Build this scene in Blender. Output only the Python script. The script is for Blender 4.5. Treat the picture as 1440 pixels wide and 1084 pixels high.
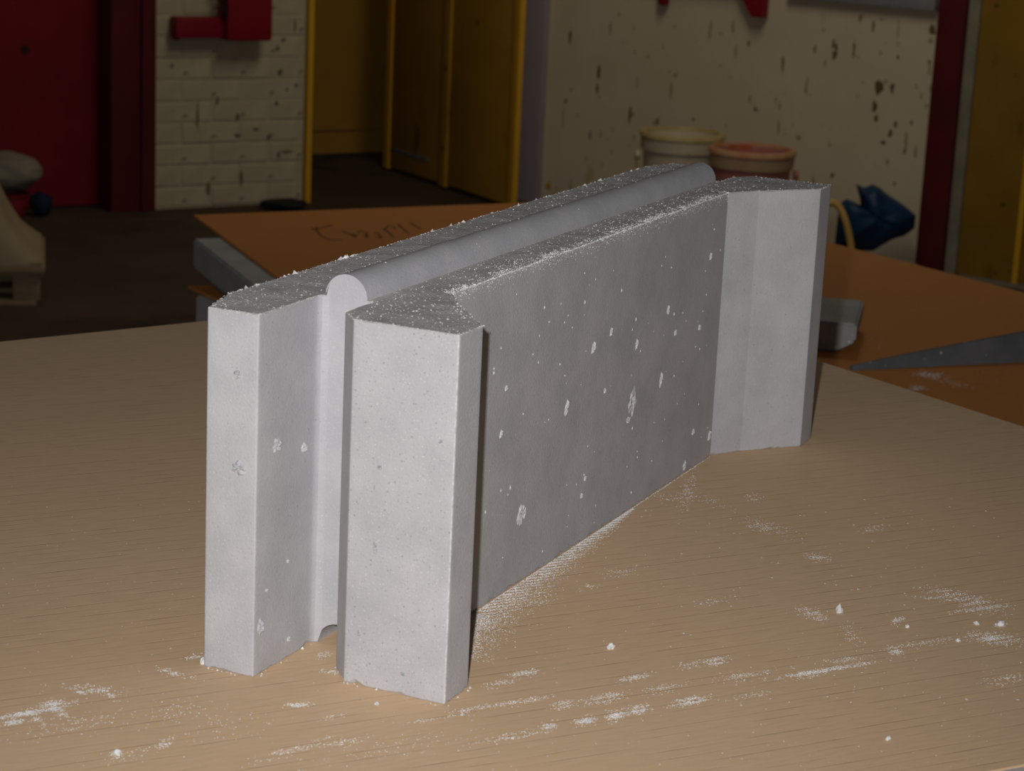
import bpy, bmesh, math, random
from mathutils import Vector, Matrix, noise

random.seed(7)
S = bpy.context.scene
for o in list(bpy.data.objects):
    bpy.data.objects.remove(o, do_unlink=True)
COL = S.collection

# ------------------------------------------------------------------ camera
CX = Vector((-0.91781856, -0.51920718, 0.42717478))
R_ = Vector((0.42974695, -0.90182293, 0.04508835))
U_ = Vector((0.20276937, 0.14504421, 0.96842489))
F_ = Vector((0.87988758, 0.4070351, -0.24519437))
FPX = 3046.8729
cam = bpy.data.cameras.new('camera')
camo = bpy.data.objects.new('camera', cam)
COL.objects.link(camo)
cam.sensor_fit = 'HORIZONTAL'
cam.sensor_width = 36.0
cam.lens = 36.0 * FPX / 1440.0
cam.clip_start = 0.01
cam.clip_end = 60
cam.dof.use_dof = True
cam.dof.focus_distance = 1.32
cam.dof.aperture_fstop = 24
M = Matrix(((R_.x, U_.x, -F_.x, CX.x), (R_.y, U_.y, -F_.y, CX.y), (R_.z, U_.z, -F_.z, CX.z), (0, 0, 0, 1)))
camo.matrix_world = M
S.camera = camo

# ------------------------------------------------------------------ light
w = bpy.data.worlds.new('hall_ambient')
S.world = w
w.use_nodes = True
bg = w.node_tree.nodes['Background']
bg.inputs[0].default_value = (1.0, 0.93, 0.82, 1)
bg.inputs[1].default_value = 0.029
# the camera's flash, a little left of and above the lens
fl = bpy.data.lights.new('flash', 'SPOT')
fl.energy = 56.5
fl.spot_size = math.radians(66)
fl.spot_blend = 1.0
fl.color = (1.0, 0.985, 0.99)
fl.shadow_soft_size = 0.008
flo = bpy.data.objects.new('flash', fl)
flo.location = CX - R_ * 0.033 + U_ * 0.035
_aim = (F_ + U_ * 0.035)
flo.rotation_euler = _aim.to_track_quat('-Z', 'Y').to_euler()
# overhead lamp of the hall, above the back wall and the stack (outside the view)
al = bpy.data.lights.new('hall_lamp', 'AREA')
al.shape = 'RECTANGLE'
al.size = 1.6
al.size_y = 0.5
al.energy = 17
al.color = (1.0, 0.90, 0.72)
alo = bpy.data.objects.new('hall_lamp', al)
alo.location = (4.1, 1.3, 2.3)
alo.rotation_euler = (math.radians(8), math.radians(-22), 0.4)
COL.objects.link(alo)
COL.objects.link(flo)
S.view_settings.view_transform = 'Standard'
S.view_settings.look = 'None'
S.view_settings.exposure = 0.0
S.view_settings.gamma = 1.0
S.view_settings.use_curve_mapping = False

FLOOR_Z = -0.907
H = 0.1922


def ray(px, py):
    return F_ + R_ * ((px - 720) / FPX) - U_ * ((py - 542) / FPX)


def G(px, py, z):
    d = ray(px, py)
    return CX + d * ((z - CX.z) / d.z)


def onplane(px, py, p0, n):
    d = ray(px, py)
    return CX + d * ((p0 - CX).dot(n) / d.dot(n))


# ------------------------------------------------------------------ materials
def nd(nt, t, **k):
    n = nt.nodes.new(t)
    for a, b in k.items():
        setattr(n, a, b)
    return n


def mat(name, c1, c2=None, scale=8, rough=0.8, bump=0.0, bscale=60, detail=6, spec=0.3,
        specks=None, wear=None, coords='Object', stretch=(1, 1, 1), lo=0.35, hi=0.65, metal=0):
    """two noise-mixed colours; specks = list of (colour, voronoi scale, radius); wear = (colour, scale, threshold)"""
    m = bpy.data.materials.new(name)
    m.use_nodes = True
    nt = m.node_tree
    L = nt.links.new
    b = nt.nodes['Principled BSDF']
    b.inputs['Roughness'].default_value = rough
    b.inputs['Specular IOR Level'].default_value = spec
    b.inputs['Metallic'].default_value = metal
    tc = nd(nt, 'ShaderNodeTexCoord')
    mp = nd(nt, 'ShaderNodeMapping')
    mp.inputs['Scale'].default_value = stretch
    L(tc.outputs[coords], mp.inputs[0])
    V = mp.outputs[0]
    n = nd(nt, 'ShaderNodeTexNoise')
    n.inputs['Scale'].default_value = scale
    n.inputs['Detail'].default_value = detail
    n.inputs['Roughness'].default_value = 0.6
    L(V, n.inputs['Vector'])
    rp = nd(nt, 'ShaderNodeMapRange')
    rp.inputs[1].default_value = lo
    rp.inputs[2].default_value = hi
    L(n.outputs['Fac'], rp.inputs[0])
    mx = nd(nt, 'ShaderNodeMix', data_type='RGBA')
    c2 = c2 or c1
    mx.inputs[6].default_value = (*c1, 1)
    mx.inputs[7].default_value = (*c2, 1)
    L(rp.outputs[0], mx.inputs[0])
    out = mx.outputs[2]
    for (c, sc, rad, soft) in (specks or []):
        v = nd(nt, 'ShaderNodeTexVoronoi')
        v.inputs['Scale'].default_value = sc
        v.inputs['Randomness'].default_value = 1.0
        L(V, v.inputs['Vector'])
        # only some cells: random size per cell
        sx = nd(nt, 'ShaderNodeSeparateColor')
        L(v.outputs['Color'], sx.inputs[0])
        ml = nd(nt, 'ShaderNodeMath', operation='MULTIPLY')
        pw = nd(nt, 'ShaderNodeMath', operation='POWER')
        L(sx.outputs[0], pw.inputs[0])
        pw.inputs[1].default_value = 4
        L(pw.outputs[0], ml.inputs[0])
        ml.inputs[1].default_value = rad
        sb = nd(nt, 'ShaderNodeMath', operation='SUBTRACT')
        L(ml.outputs[0], sb.inputs[0])
        L(v.outputs['Distance'], sb.inputs[1])
        mr = nd(nt, 'ShaderNodeMapRange')
        mr.inputs[1].default_value = 0
        mr.inputs[2].default_value = soft
        L(sb.outputs[0], mr.inputs[0])
        m2 = nd(nt, 'ShaderNodeMix', data_type='RGBA')
        L(mr.outputs[0], m2.inputs[0])
        L(out, m2.inputs[6])
        m2.inputs[7].default_value = (*c, 1)
        out = m2.outputs[2]
    if wear:
        c, sc, th, st = wear
        mp2 = nd(nt, 'ShaderNodeMapping')
        mp2.inputs['Scale'].default_value = st
        L(tc.outputs[coords], mp2.inputs[0])
        n2 = nd(nt, 'ShaderNodeTexNoise')
        n2.inputs['Scale'].default_value = sc
        n2.inputs['Detail'].default_value = 8
        n2.inputs['Roughness'].default_value = 0.65
        L(mp2.outputs[0], n2.inputs['Vector'])
        r2 = nd(nt, 'ShaderNodeMapRange')
        r2.inputs[1].default_value = th
        r2.inputs[2].default_value = th + 0.09
        L(n2.outputs['Fac'], r2.inputs[0])
        m2 = nd(nt, 'ShaderNodeMix', data_type='RGBA')
        L(r2.outputs[0], m2.inputs[0])
        L(out, m2.inputs[6])
        m2.inputs[7].default_value = (*c, 1)
        out = m2.outputs[2]
    L(out, b.inputs['Base Color'])
    if bump:
        nb = nd(nt, 'ShaderNodeTexNoise')
        nb.inputs['Scale'].default_value = bscale
        nb.inputs['Detail'].default_value = 5
        L(V, nb.inputs['Vector'])
        bp = nd(nt, 'ShaderNodeBump')
        bp.inputs['Strength'].default_value = bump
        bp.inputs['Distance'].default_value = 0.002
        L(nb.outputs['Fac'], bp.inputs['Height'])
        L(bp.outputs[0], b.inputs['Normal'])
    return m


def ribbed_paper(name, c1, c2, line, direc, pitch, strength):
    """kraft paper with fine laid lines along 'direc' (broken, uneven)"""
    m = mat(name, c1, c2, scale=3.0, rough=0.75, bump=0.0, spec=0.25, lo=0.3, hi=0.7)
    nt = m.node_tree
    L = nt.links.new
    b = nt.nodes['Principled BSDF']
    src = b.inputs['Base Color'].links[0].from_socket
    tc = nd(nt, 'ShaderNodeTexCoord')
    rot = nd(nt, 'ShaderNodeMapping')
    rot.vector_type = 'POINT'
    ang = math.atan2(direc.y, direc.x)
    rot.inputs['Rotation'].default_value = (0, 0, -ang)
    L(tc.outputs['Object'], rot.inputs[0])
    sep = nd(nt, 'ShaderNodeSeparateXYZ')
    L(rot.outputs[0], sep.inputs[0])
    st = nd(nt, 'ShaderNodeMapping')
    st.inputs['Scale'].default_value = (26, 118, 1)
    L(rot.outputs[0], st.inputs[0])
    nz = nd(nt, 'ShaderNodeTexNoise')
    nz.inputs['Scale'].default_value = 1.0
    nz.inputs['Detail'].default_value = 4
    L(st.outputs[0], nz.inputs['Vector'])
    mul = nd(nt, 'ShaderNodeMath', operation='MULTIPLY')
    L(sep.outputs[1], mul.inputs[0])
    mul.inputs[1].default_value = 1.0 / pitch
    fr = nd(nt, 'ShaderNodeMath', operation='FRACT')
    L(mul.outputs[0], fr.inputs[0])
    s5 = nd(nt, 'ShaderNodeMath', operation='SUBTRACT')
    L(fr.outputs[0], s5.inputs[0])
    s5.inputs[1].default_value = 0.5
    ab = nd(nt, 'ShaderNodeMath', operation='ABSOLUTE')
    L(s5.outputs[0], ab.inputs[0])
    mr = nd(nt, 'ShaderNodeMapRange')
    mr.inputs[1].default_value = 0.09
    mr.inputs[2].default_value = 0.0
    L(ab.outputs[0], mr.inputs[0])
    nr = nd(nt, 'ShaderNodeMapRange')
    nr.inputs[1].default_value = 0.44
    nr.inputs[2].default_value = 0.75
    L(nz.outputs['Fac'], nr.inputs[0])
    mm = nd(nt, 'ShaderNodeMath', operation='MULTIPLY')
    L(mr.outputs[0], mm.inputs[0])
    L(nr.outputs[0], mm.inputs[1])
    ms = nd(nt, 'ShaderNodeMath', operation='MULTIPLY')
    L(mm.outputs[0], ms.inputs[0])
    ms.inputs[1].default_value = strength
    # fibre streaks
    fs = nd(nt, 'ShaderNodeMapping')
    fs.inputs['Scale'].default_value = (60, 420, 1)
    L(rot.outputs[0], fs.inputs[0])
    fn = nd(nt, 'ShaderNodeTexNoise')
    fn.inputs['Scale'].default_value = 1.0
    fn.inputs['Detail'].default_value = 5
    L(fs.outputs[0], fn.inputs['Vector'])
    fm = nd(nt, 'ShaderNodeMapRange')
    fm.inputs[1].default_value = 0.3
    fm.inputs[2].default_value = 0.7
    fm.inputs[3].default_value = 0.95
    fm.inputs[4].default_value = 1.05
    L(fn.outputs['Fac'], fm.inputs[0])
    vm = nd(nt, 'ShaderNodeVectorMath', operation='SCALE')
    L(src, vm.inputs[0])
    L(fm.outputs[0], vm.inputs['Scale'])
    mx = nd(nt, 'ShaderNodeMix', data_type='RGBA')
    L(ms.outputs[0], mx.inputs[0])
    L(vm.outputs[0], mx.inputs[6])
    mx.inputs[7].default_value = (*line, 1)
    L(mx.outputs[2], b.inputs['Base Color'])
    bp = nd(nt, 'ShaderNodeBump')
    bp.invert = True
    bp.inputs['Strength'].default_value = 0.35
    bp.inputs['Distance'].default_value = 0.0006
    L(mm.outputs[0], bp.inputs['Height'])
    L(bp.outputs[0], b.inputs['Normal'])
    return m


CONC = mat('cast_concrete', (0.395, 0.395, 0.408), (0.465, 0.46, 0.472), scale=30, rough=0.85, bump=0.16, bscale=700,
           specks=[((0.26, 0.26, 0.27), 420, 0.30, 0.22), ((0.56, 0.56, 0.56), 480, 0.26, 0.2), ((0.30, 0.30, 0.31), 1000, 0.45, 0.35), ((0.55, 0.545, 0.55), 850, 0.45, 0.35)])
CONC_TOP = mat('trowelled_concrete', (0.44, 0.43, 0.42), (0.54, 0.53, 0.52), scale=45, rough=0.95, bump=0.45, bscale=700,
               specks=[((0.72, 0.72, 0.72), 420, 0.34, 0.15), ((0.30, 0.29, 0.29), 300, 0.3, 0.2)])
CHIP_GLINT = mat('chips_and_edge_glint', (0.40, 0.40, 0.40), (0.60, 0.60, 0.60), scale=260, rough=0.9, bump=0.3, bscale=900)  # broken concrete of the pits, also the painted highlight on the corner
CRUMB = mat('concrete_crumbs', (0.56, 0.56, 0.55), (0.72, 0.72, 0.71), scale=200, rough=0.9)
DUST = mat('cement_dust', (0.60, 0.59, 0.58), (0.76, 0.76, 0.75), scale=60, rough=0.95)
KERB = mat('dull_concrete', (0.36, 0.35, 0.34), (0.46, 0.45, 0.44), scale=14, rough=0.9, bump=0.2, bscale=200,
           specks=[((0.7, 0.7, 0.7), 160, 0.3, 0.1)])
WEDGE = mat('blue_grey_concrete', (0.12, 0.125, 0.135), (0.17, 0.172, 0.18), scale=20, rough=0.8, bump=0.3, bscale=150,
            specks=[((0.75, 0.75, 0.75), 90, 0.35, 0.1)])
RIB = Vector((0.7825, -0.6225, 0))
PAPER = ribbed_paper('kraft_board', (0.63, 0.445, 0.275), (0.68, 0.48, 0.295), (0.22, 0.13, 0.07), RIB, 0.0085, 0.55)
ORANGE = ribbed_paper('orange_kraft_board', (0.53, 0.20, 0.040), (0.59, 0.23, 0.048), (0.25, 0.1, 0.03), RIB, 0.0085, 0.3)
INK = mat('faded_ink', (0.20, 0.085, 0.03), rough=0.9)
WOOD = mat('grey_timber', (0.24, 0.17, 0.10), (0.36, 0.26, 0.16), scale=12, rough=0.9, bump=0.4, bscale=80, stretch=(1, 8, 8))
FLOORM = mat('grimy_floor', (0.055, 0.036, 0.023), (0.085, 0.057, 0.038), scale=2.2, rough=0.75, bump=0.2, bscale=30,
             wear=((0.03, 0.02, 0.015), 1.4, 0.58, (1, 1, 1)))
BRICKM = mat('painted_brick', (0.47, 0.405, 0.27), (0.56, 0.49, 0.34), scale=9, rough=0.8, bump=0.5, bscale=60, coords='Object',
             wear=((0.20, 0.165, 0.10), 14, 0.63, (1, 1, 1.0)))
MORTAR = mat('painted_mortar', (0.46, 0.40, 0.27), (0.54, 0.47, 0.33), scale=12, rough=0.9)
PLASTER = mat('stained_plaster', (0.66, 0.57, 0.40), (0.72, 0.63, 0.46), scale=3, rough=0.75, bump=0.25, bscale=25,
              specks=[((0.36, 0.26, 0.13), 17, 0.22, 0.12), ((0.42, 0.31, 0.16), 33, 0.22, 0.12)],
              wear=((0.52, 0.41, 0.23), 7, 0.64, (1, 1, 0.3)))
DOOR_SHADE = mat('door_shade_lavender', (0.34, 0.30, 0.34), (0.38, 0.335, 0.37), scale=5, rough=0.8)  # soft shade beside the open leaf, put into a colour
STAIN = mat('brown_splash', (0.10, 0.055, 0.02), (0.24, 0.15, 0.06), scale=60, rough=0.7)
REDDOOR = mat('dark_red_paint', (0.20, 0.008, 0.014), (0.25, 0.010, 0.018), scale=4, rough=0.6,
              specks=[((0.04, 0.01, 0.015), 9, 0.2, 0.1)])
REDJAMB = mat('shaded_red_paint', (0.09, 0.008, 0.010), (0.125, 0.010, 0.014), scale=5, rough=0.6)  # the jamb face's shade is put into this darker red
REDPOST = mat('oxblood_paint', (0.10, 0.010, 0.014), (0.14, 0.013, 0.018), scale=6, rough=0.55)
REDFIX = mat('signal_red_paint', (0.24, 0.004, 0.014), (0.28, 0.006, 0.018), scale=8, rough=0.5)
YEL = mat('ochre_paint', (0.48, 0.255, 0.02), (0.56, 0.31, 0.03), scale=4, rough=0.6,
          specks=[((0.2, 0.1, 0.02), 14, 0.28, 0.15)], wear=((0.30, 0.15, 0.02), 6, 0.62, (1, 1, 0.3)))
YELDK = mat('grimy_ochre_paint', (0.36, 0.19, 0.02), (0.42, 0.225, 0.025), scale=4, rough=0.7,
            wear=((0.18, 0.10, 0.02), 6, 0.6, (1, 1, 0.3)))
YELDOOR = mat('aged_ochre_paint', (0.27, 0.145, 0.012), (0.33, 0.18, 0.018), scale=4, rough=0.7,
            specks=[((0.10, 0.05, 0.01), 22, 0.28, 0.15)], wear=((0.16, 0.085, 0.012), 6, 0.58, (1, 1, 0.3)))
YELBR = mat('worn_yellow_edge', (0.85, 0.46, 0.03), (0.78, 0.42, 0.03), scale=12, rough=0.5)
GREYTRIM = mat('grey_frame_paint', (0.33, 0.30, 0.22), (0.26, 0.235, 0.17), scale=12, rough=0.7)
WHITEPL = mat('dirty_white_plastic', (0.62, 0.54, 0.39), (0.70, 0.61, 0.45), scale=8, rough=0.45,
              wear=((0.45, 0.33, 0.17), 12, 0.6, (1, 1, 1)))
RIMPL = mat('yellowed_rim', (0.62, 0.50, 0.24), (0.50, 0.38, 0.16), scale=16, rough=0.5)
PINKPL = mat('pink_stained_plastic', (0.52, 0.20, 0.17), (0.46, 0.17, 0.14), scale=8, rough=0.5)
PINKRIM = mat('orange_stained_rim', (0.62, 0.40, 0.22), (0.62, 0.25, 0.12), scale=14, rough=0.5)
SKIRTPL = mat('stained_skirt', (0.50, 0.36, 0.22), (0.46, 0.27, 0.17), scale=14, rough=0.5)
REDPAINT = mat('dried_red_paint', (0.60, 0.10, 0.035), (0.55, 0.20, 0.09), scale=20, rough=0.5)
RUST = mat('rusty_wire', (0.22, 0.12, 0.08), (0.3, 0.16, 0.1), scale=40, rough=0.7)
BLUEPL = mat('blue_plastic', (0.004, 0.030, 0.085), (0.007, 0.045, 0.115), scale=10, rough=0.45)
NAVY = mat('navy_cloth', (0.008, 0.018, 0.045), rough=0.9)
HOSE = mat('yellow_hose', (0.62, 0.40, 0.12), rough=0.5)
BLACK = mat('black_rubber', (0.012, 0.012, 0.014), rough=0.6)
SACK = mat('dusty_sack', (0.24, 0.215, 0.165), (0.32, 0.285, 0.22), scale=9, rough=0.95, bump=0.4, bscale=40)
COVER = mat('dusty_beige_cloth', (0.30, 0.235, 0.145), (0.37, 0.29, 0.18), scale=6, rough=0.95, bump=0.3, bscale=40)
STEEL = mat('dull_steel', (0.22, 0.21, 0.22), (0.28, 0.27, 0.28), scale=12, rough=0.6)


# ------------------------------------------------------------------ helpers
def tag(o, label=None, cat=None, group=None, kind=None):
    if label: o['label'] = label
    if cat: o['category'] = cat
    if group: o['group'] = group
    if kind: o['kind'] = kind
    return o


def link(name, me, m=None, parent=None):
    o = bpy.data.objects.new(name, me)
    COL.objects.link(o)
    if m is not None and me is not None and len(me.materials) == 0:
        me.materials.append(m)
    if parent is not None:
        o.parent = parent
    return o


def empty(name, loc, rz=0.0):
    o = bpy.data.objects.new(name, None)
    o.empty_display_size = 0.05
    o.location = loc
    o.rotation_euler = (0, 0, rz)
    COL.objects.link(o)
    return o


def sharpen(bm, ang=28):
    a = math.radians(ang)
    for f in bm.faces:
        f.smooth = True
    for e in bm.edges:
        if len(e.link_faces) != 2 or e.calc_face_angle(0) > a:
            e.smooth = False


def bm_mesh(bm, name, sharp=28, normals=True):
    if normals:
        bmesh.ops.recalc_face_normals(bm, faces=bm.faces[:])
    if sharp is not None:
        sharpen(bm, sharp)
    me = bpy.data.meshes.new(name)
    bm.to_mesh(me)
    bm.free()
    return me


def box_bm(bm, lo, hi, bev=0.0, mtx=None):
    x0, y0, z0 = lo
    x1, y1, z1 = hi
    vs = [bm.verts.new(p) for p in ((x0, y0, z0), (x1, y0, z0), (x1, y1, z0), (x0, y1, z0),
                                    (x0, y0, z1), (x1, y0, z1), (x1, y1, z1), (x0, y1, z1))]
    fs = [bm.faces.new([vs[i] for i in q]) for q in ((0, 3, 2, 1), (4, 5, 6, 7), (0, 1, 5, 4), (1, 2, 6, 5), (2, 3, 7, 6), (3, 0, 4, 7))]
    if bev:
        es = list({e for f in fs for e in f.edges})
        r = bmesh.ops.bevel(bm, geom=es, offset=bev, segments=2, affect='EDGES', profile=0.6)
        vs = list({v for f in r['faces'] for v in f.verts} | {v for v in vs if v.is_valid})
    if mtx is not None:
        bmesh.ops.transform(bm, matrix=mtx, verts=vs)
    return vs


def box(name, lo, hi, m, parent=None, bev=0.0):
    bm = bmesh.new()
    box_bm(bm, lo, hi, bev)
    return link(name, bm_mesh(bm, name), m, parent)


def prism(name, poly, z0, z1, m, parent=None, bev=0.0):
    """plan polygon (list of xy) extruded from z0 to z1"""
    bm = bmesh.new()
    b = [bm.verts.new((p[0], p[1], z0)) for p in poly]
    t = [bm.verts.new((p[0], p[1], z1)) for p in poly]
    bm.faces.new(b[::-1])
    bm.faces.new(t)
    n = len(poly)
    for i in range(n):
        bm.faces.new((b[i], b[(i + 1) % n], t[(i + 1) % n], t[i]))
    bmesh.ops.recalc_face_normals(bm, faces=bm.faces[:])
    if bev:
        bmesh.ops.bevel(bm, geom=bm.edges[:], offset=bev, segments=2, affect='EDGES')
    return link(name, bm_mesh(bm, name), m, parent)


def lathe_bm(bm, prof, n=40, close=True):
    rings = []
    for (r, z) in prof:
        rings.append([bm.verts.new((r * math.cos(2 * math.pi * k / n), r * math.sin(2 * math.pi * k / n), z)) for k in range(n)])
    for a, b in zip(rings, rings[1:]):
        for k in range(n):
            bm.faces.new((a[k], a[(k + 1) % n], b[(k + 1) % n], b[k]))
    if close:
        bm.faces.new(rings[0][::-1])
    return rings


def tube(name, pts, r, m, parent=None, n=10, taper=None):
    pts = [Vector(p) for p in pts]
    # Catmull-Rom resample
    P = []
    for i in range(len(pts) - 1):
        p0, p1, p2, p3 = pts[max(i - 1, 0)], pts[i], pts[i + 1], pts[min(i + 2, len(pts) - 1)]
        for k in range(8):
            t = k / 8
            P.append(0.5 * ((2 * p1) + (p2 - p0) * t + (2 * p0 - 5 * p1 + 4 * p2 - p3) * t * t + (3 * p1 - p0 - 3 * p2 + p3) * t ** 3))
    P.append(pts[-1])
    bm = bmesh.new()
    rings = []
    up = Vector((0.31, 0.2, 0.93))
    for i, p in enumerate(P):
        d = (P[min(i + 1, len(P) - 1)] - P[max(i - 1, 0)]).normalized()
        a = d.cross(up).normalized()
        b = d.cross(a)
        rr = r * (taper(i / (len(P) - 1)) if taper else 1)
        rings.append([bm.verts.new(p + a * rr * math.cos(2 * math.pi * k / n) + b * rr * math.sin(2 * math.pi * k / n)) for k in range(n)])
    for a, b in zip(rings, rings[1:]):
        for k in range(n):
            bm.faces.new((a[k], a[(k + 1) % n], b[(k + 1) % n], b[k]))
    bm.faces.new(rings[0])
    bm.faces.new(rings[-1][::-1])
    return link(name, bm_mesh(bm, name, 50), m, parent)


def frame(o, origin, xdir, zdir=Vector((0, 0, 1))):
    """place o with local x along xdir, z up, y = z cross x"""
    x = xdir.normalized()
    y = zdir.cross(x).normalized()
    o.matrix_world = Matrix(((x.x, y.x, zdir.x, origin.x), (x.y, y.y, zdir.y, origin.y), (x.z, y.z, zdir.z, origin.z), (0, 0, 0, 1)))
    return o


# ------------------------------------------------------------------ setting
fl_o = box('floor', (-3, -5, FLOOR_Z - 0.1), (12, 9, FLOOR_Z), FLOORM)
tag(fl_o, kind='structure')

WL = Vector((math.cos(math.radians(-34)), math.sin(math.radians(-34)), 0))      # along the left wall, to the right
WN = Vector((-WL.y, WL.x, 0)) * -1                                              # its face, towards the camera
PL = G(425, 284.5, FLOOR_Z)                                                     # its right end


def on_left(px, py, off=0.0):
    return onplane(px, py, PL + WN * off, WN)


def sl(px, py=150, off=0.0):
    return (on_left(px, py, off) - PL).dot(WL)


s_j0, s_j1 = sl(155), sl(215)
# mortar backing of the brick part; local x along wall, -y is the wall's face
wl = box('wall_left', (s_j1, 0.0022, 0), (0.0, 0.22, 2.9), MORTAR)
frame(wl, PL, WL)
tag(wl, kind='structure')
# painted bricks, each its own part
BR = {}


def brick_mesh(length, var):
    k = (round(length, 3), var)
    if k not in BR:
        bm = bmesh.new()
        box_bm(bm, (0.0, 0.0, 0.0), (length, 0.03, 0.066))
        bmesh.ops.bevel(bm, geom=[e for e in bm.edges if max(v.co.y for v in e.verts) < 0.001], offset=0.003, segments=1, affect='EDGES')
        rnd = random.Random(var * 31 + int(length * 1000))
        for v in bm.verts:
            v.co += Vector((rnd.uniform(-1, 1) * 0.0015, rnd.uniform(-1, 1) * 0.001, rnd.uniform(-1, 1) * 0.0012))
        BR[k] = bm_mesh(bm, 'brick')
        BR[k].materials.append(BRICKM)
    return BR[k]


Wd = -s_j1
nc = 0
for c in range(38):
    z = 0.006 + c * 0.0755
    x = -0.1125 if c % 2 else 0.0
    while x < Wd - 0.02:
        a, b_ = max(x, 0.004), min(x + 0.215, Wd - 0.004)
        if b_ - a > 0.03:
            o = link('brick', brick_mesh(b_ - a, (c * 7 + nc) % 4), None, wl)
            o.location = (s_j1 + a, random.uniform(-0.0015, 0.001), z)
            nc += 1
        x += 0.225

# red door, its jamb
dr = empty('door_1', PL + WL * s_j0 + Vector((0, 0, 0)))
frame(dr, PL, WL)
tag(dr, kind='structure')
box('door_panel', (s_j0 - 1.5, 0.12, 0.006), (s_j0 + 0.01, 0.17, 2.3), REDDOOR, dr, 0.003)
box('wall_left', (s_j0 - 3.2, 0.10, 0), (s_j0 - 1.5, 0.22, 2.9), MORTAR)
o = bpy.data.objects['wall_left.001']
frame(o, PL, WL)
tag(o, kind='structure')
# jamb: a stepped frame post, its shade painted in as a darker red
jm = bmesh.new()
box_bm(jm, (s_j0, -0.012, 0), (s_j1 - 0.05, 0.22, 2.3), 0.003)
box_bm(jm, (s_j1 - 0.05, -0.03, 0), (s_j1, 0.22, 2.3), 0.003)
o = link('trim_1', bm_mesh(jm, 'trim_1'), REDJAMB)
frame(o, PL, WL)
tag(o, kind='structure')

# yellow steel post at the end of the brickwork
s_p = sl(438)
o = box('trim_2', (0.004, -0.02, 0), (s_p - 0.004, 0.06, 2.3), YELBR, None, 0.003)
frame(o, PL, WL)
tag(o, kind='structure')

# ochre chamber behind the opening
P3 = G(722, 298, FLOOR_Z)
P2 = G(540, 238, FLOOR_Z)
PB = G(480, 215, FLOOR_Z)
DN = -WN
dback = (PB - PL).dot(DN)
sright = (P3 - PL).dot(WL) + 0.25
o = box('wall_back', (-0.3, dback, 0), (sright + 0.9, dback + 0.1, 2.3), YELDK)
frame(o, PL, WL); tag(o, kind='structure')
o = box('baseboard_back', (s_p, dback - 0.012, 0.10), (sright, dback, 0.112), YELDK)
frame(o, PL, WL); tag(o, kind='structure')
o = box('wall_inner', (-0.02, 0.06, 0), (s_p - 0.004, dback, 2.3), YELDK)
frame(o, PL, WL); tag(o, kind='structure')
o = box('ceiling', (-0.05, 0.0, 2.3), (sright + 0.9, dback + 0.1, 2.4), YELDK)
frame(o, PL, WL); tag(o, kind='structure')

# the folding leaf that stands open towards us
LD = (P3 - P2).normalized()
Ll = (P3 - P2).length
LN = Vector((-LD.y, LD.x, 0))
if LN.dot(CX - P2) < 0:
    LN = -LN
leaf = empty('door_2', P2)
frame(leaf, P2, LD)
tag(leaf, kind='structure')
ysg = 1 if (Vector((0, 0, 1)).cross(LD)).dot(LN) > 0 else -1


def along_leaf(px):
    p = onplane(px, 150, P2, LN)
    return (p - P2).dot(LD)


q = [0.0] + [along_leaf(v) for v in (550, 622, 632, 720)] + [Ll]
def lb(name, a, b, z0, z1, t0, t1, m):
    return box(name, (a, min(t0 * ysg, t1 * ysg), z0), (b, max(t0 * ysg, t1 * ysg), z1), m, leaf, 0.002)
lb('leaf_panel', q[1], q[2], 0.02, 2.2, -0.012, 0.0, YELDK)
lb('leaf_panel', q[3], q[4], 0.02, 2.2, -0.012, 0.0, YEL)
lb('edge_stile', q[0], q[1], 0.01, 2.2, -0.012, 0.006, YELBR)
lb('fold_stile', q[2], q[3], 0.01, 2.2, -0.012, 0.008, YEL)
lb('end_stile', q[4], q[5], 0.01, 2.2, -0.014, 0.008, YELBR)
lb('kick_rail', q[1] + 0.01, q[2] - 0.10, 0.085, 0.10, -0.008, 0.003, WEDGE)

# right wall
RA, RB = G(758, 286, FLOOR_Z), G(1434, 407, FLOOR_Z)
WR = (RB - RA).normalized()
NR = Vector((-WR.y, WR.x, 0))
if NR.dot(CX - RA) < 0:
    NR = -NR
yr = 1 if Vector((0, 0, 1)).cross(WR).dot(NR) > 0 else -1


def sr(px, py=150, off=0.0):
    return (onplane(px, py, RA + NR * off, NR) - RA).dot(WR)


def rb(name, a, b, z0, z1, t0, t1, m, bev=0.002, parent=None):
    o = box(name, (a, min(t0 * yr, t1 * yr), z0), (b, max(t0 * yr, t1 * yr), z1), m, None, bev)
    frame(o, RA, WR)
    return o


wr = rb('wall_right', -0.12, 4.2, 0, 2.9, -0.2, 0.0, PLASTER, 0)
tag(wr, kind='structure')
o = rb('door_shade_strip', sr(731), sr(768), 0, 2.9, 0.0, 0.03, DOOR_SHADE, 0.012); tag(o, kind='structure')  # added strip that imitates the shade next to the door leaf
s0, s1 = sr(1331, 0), sr(1370, 0)
rp = bmesh.new()
box_bm(rp, (s0, 0, 0), (s1, 0.05 * yr, 2.9) if yr > 0 else (s1, 0, 2.9), 0)
rp.free()
o = rb('trim_4', s0, s1, 0, 2.9, 0.0, 0.05, REDPOST, 0.004); tag(o, kind='structure')
o = rb('trim_5', s1, sr(1386, 0), 0, 2.9, 0.0, 0.03, GREYTRIM, 0.003); tag(o, kind='structure')
d3 = empty('door_3', RA)
frame(d3, RA, WR); tag(d3, kind='structure')


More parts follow.
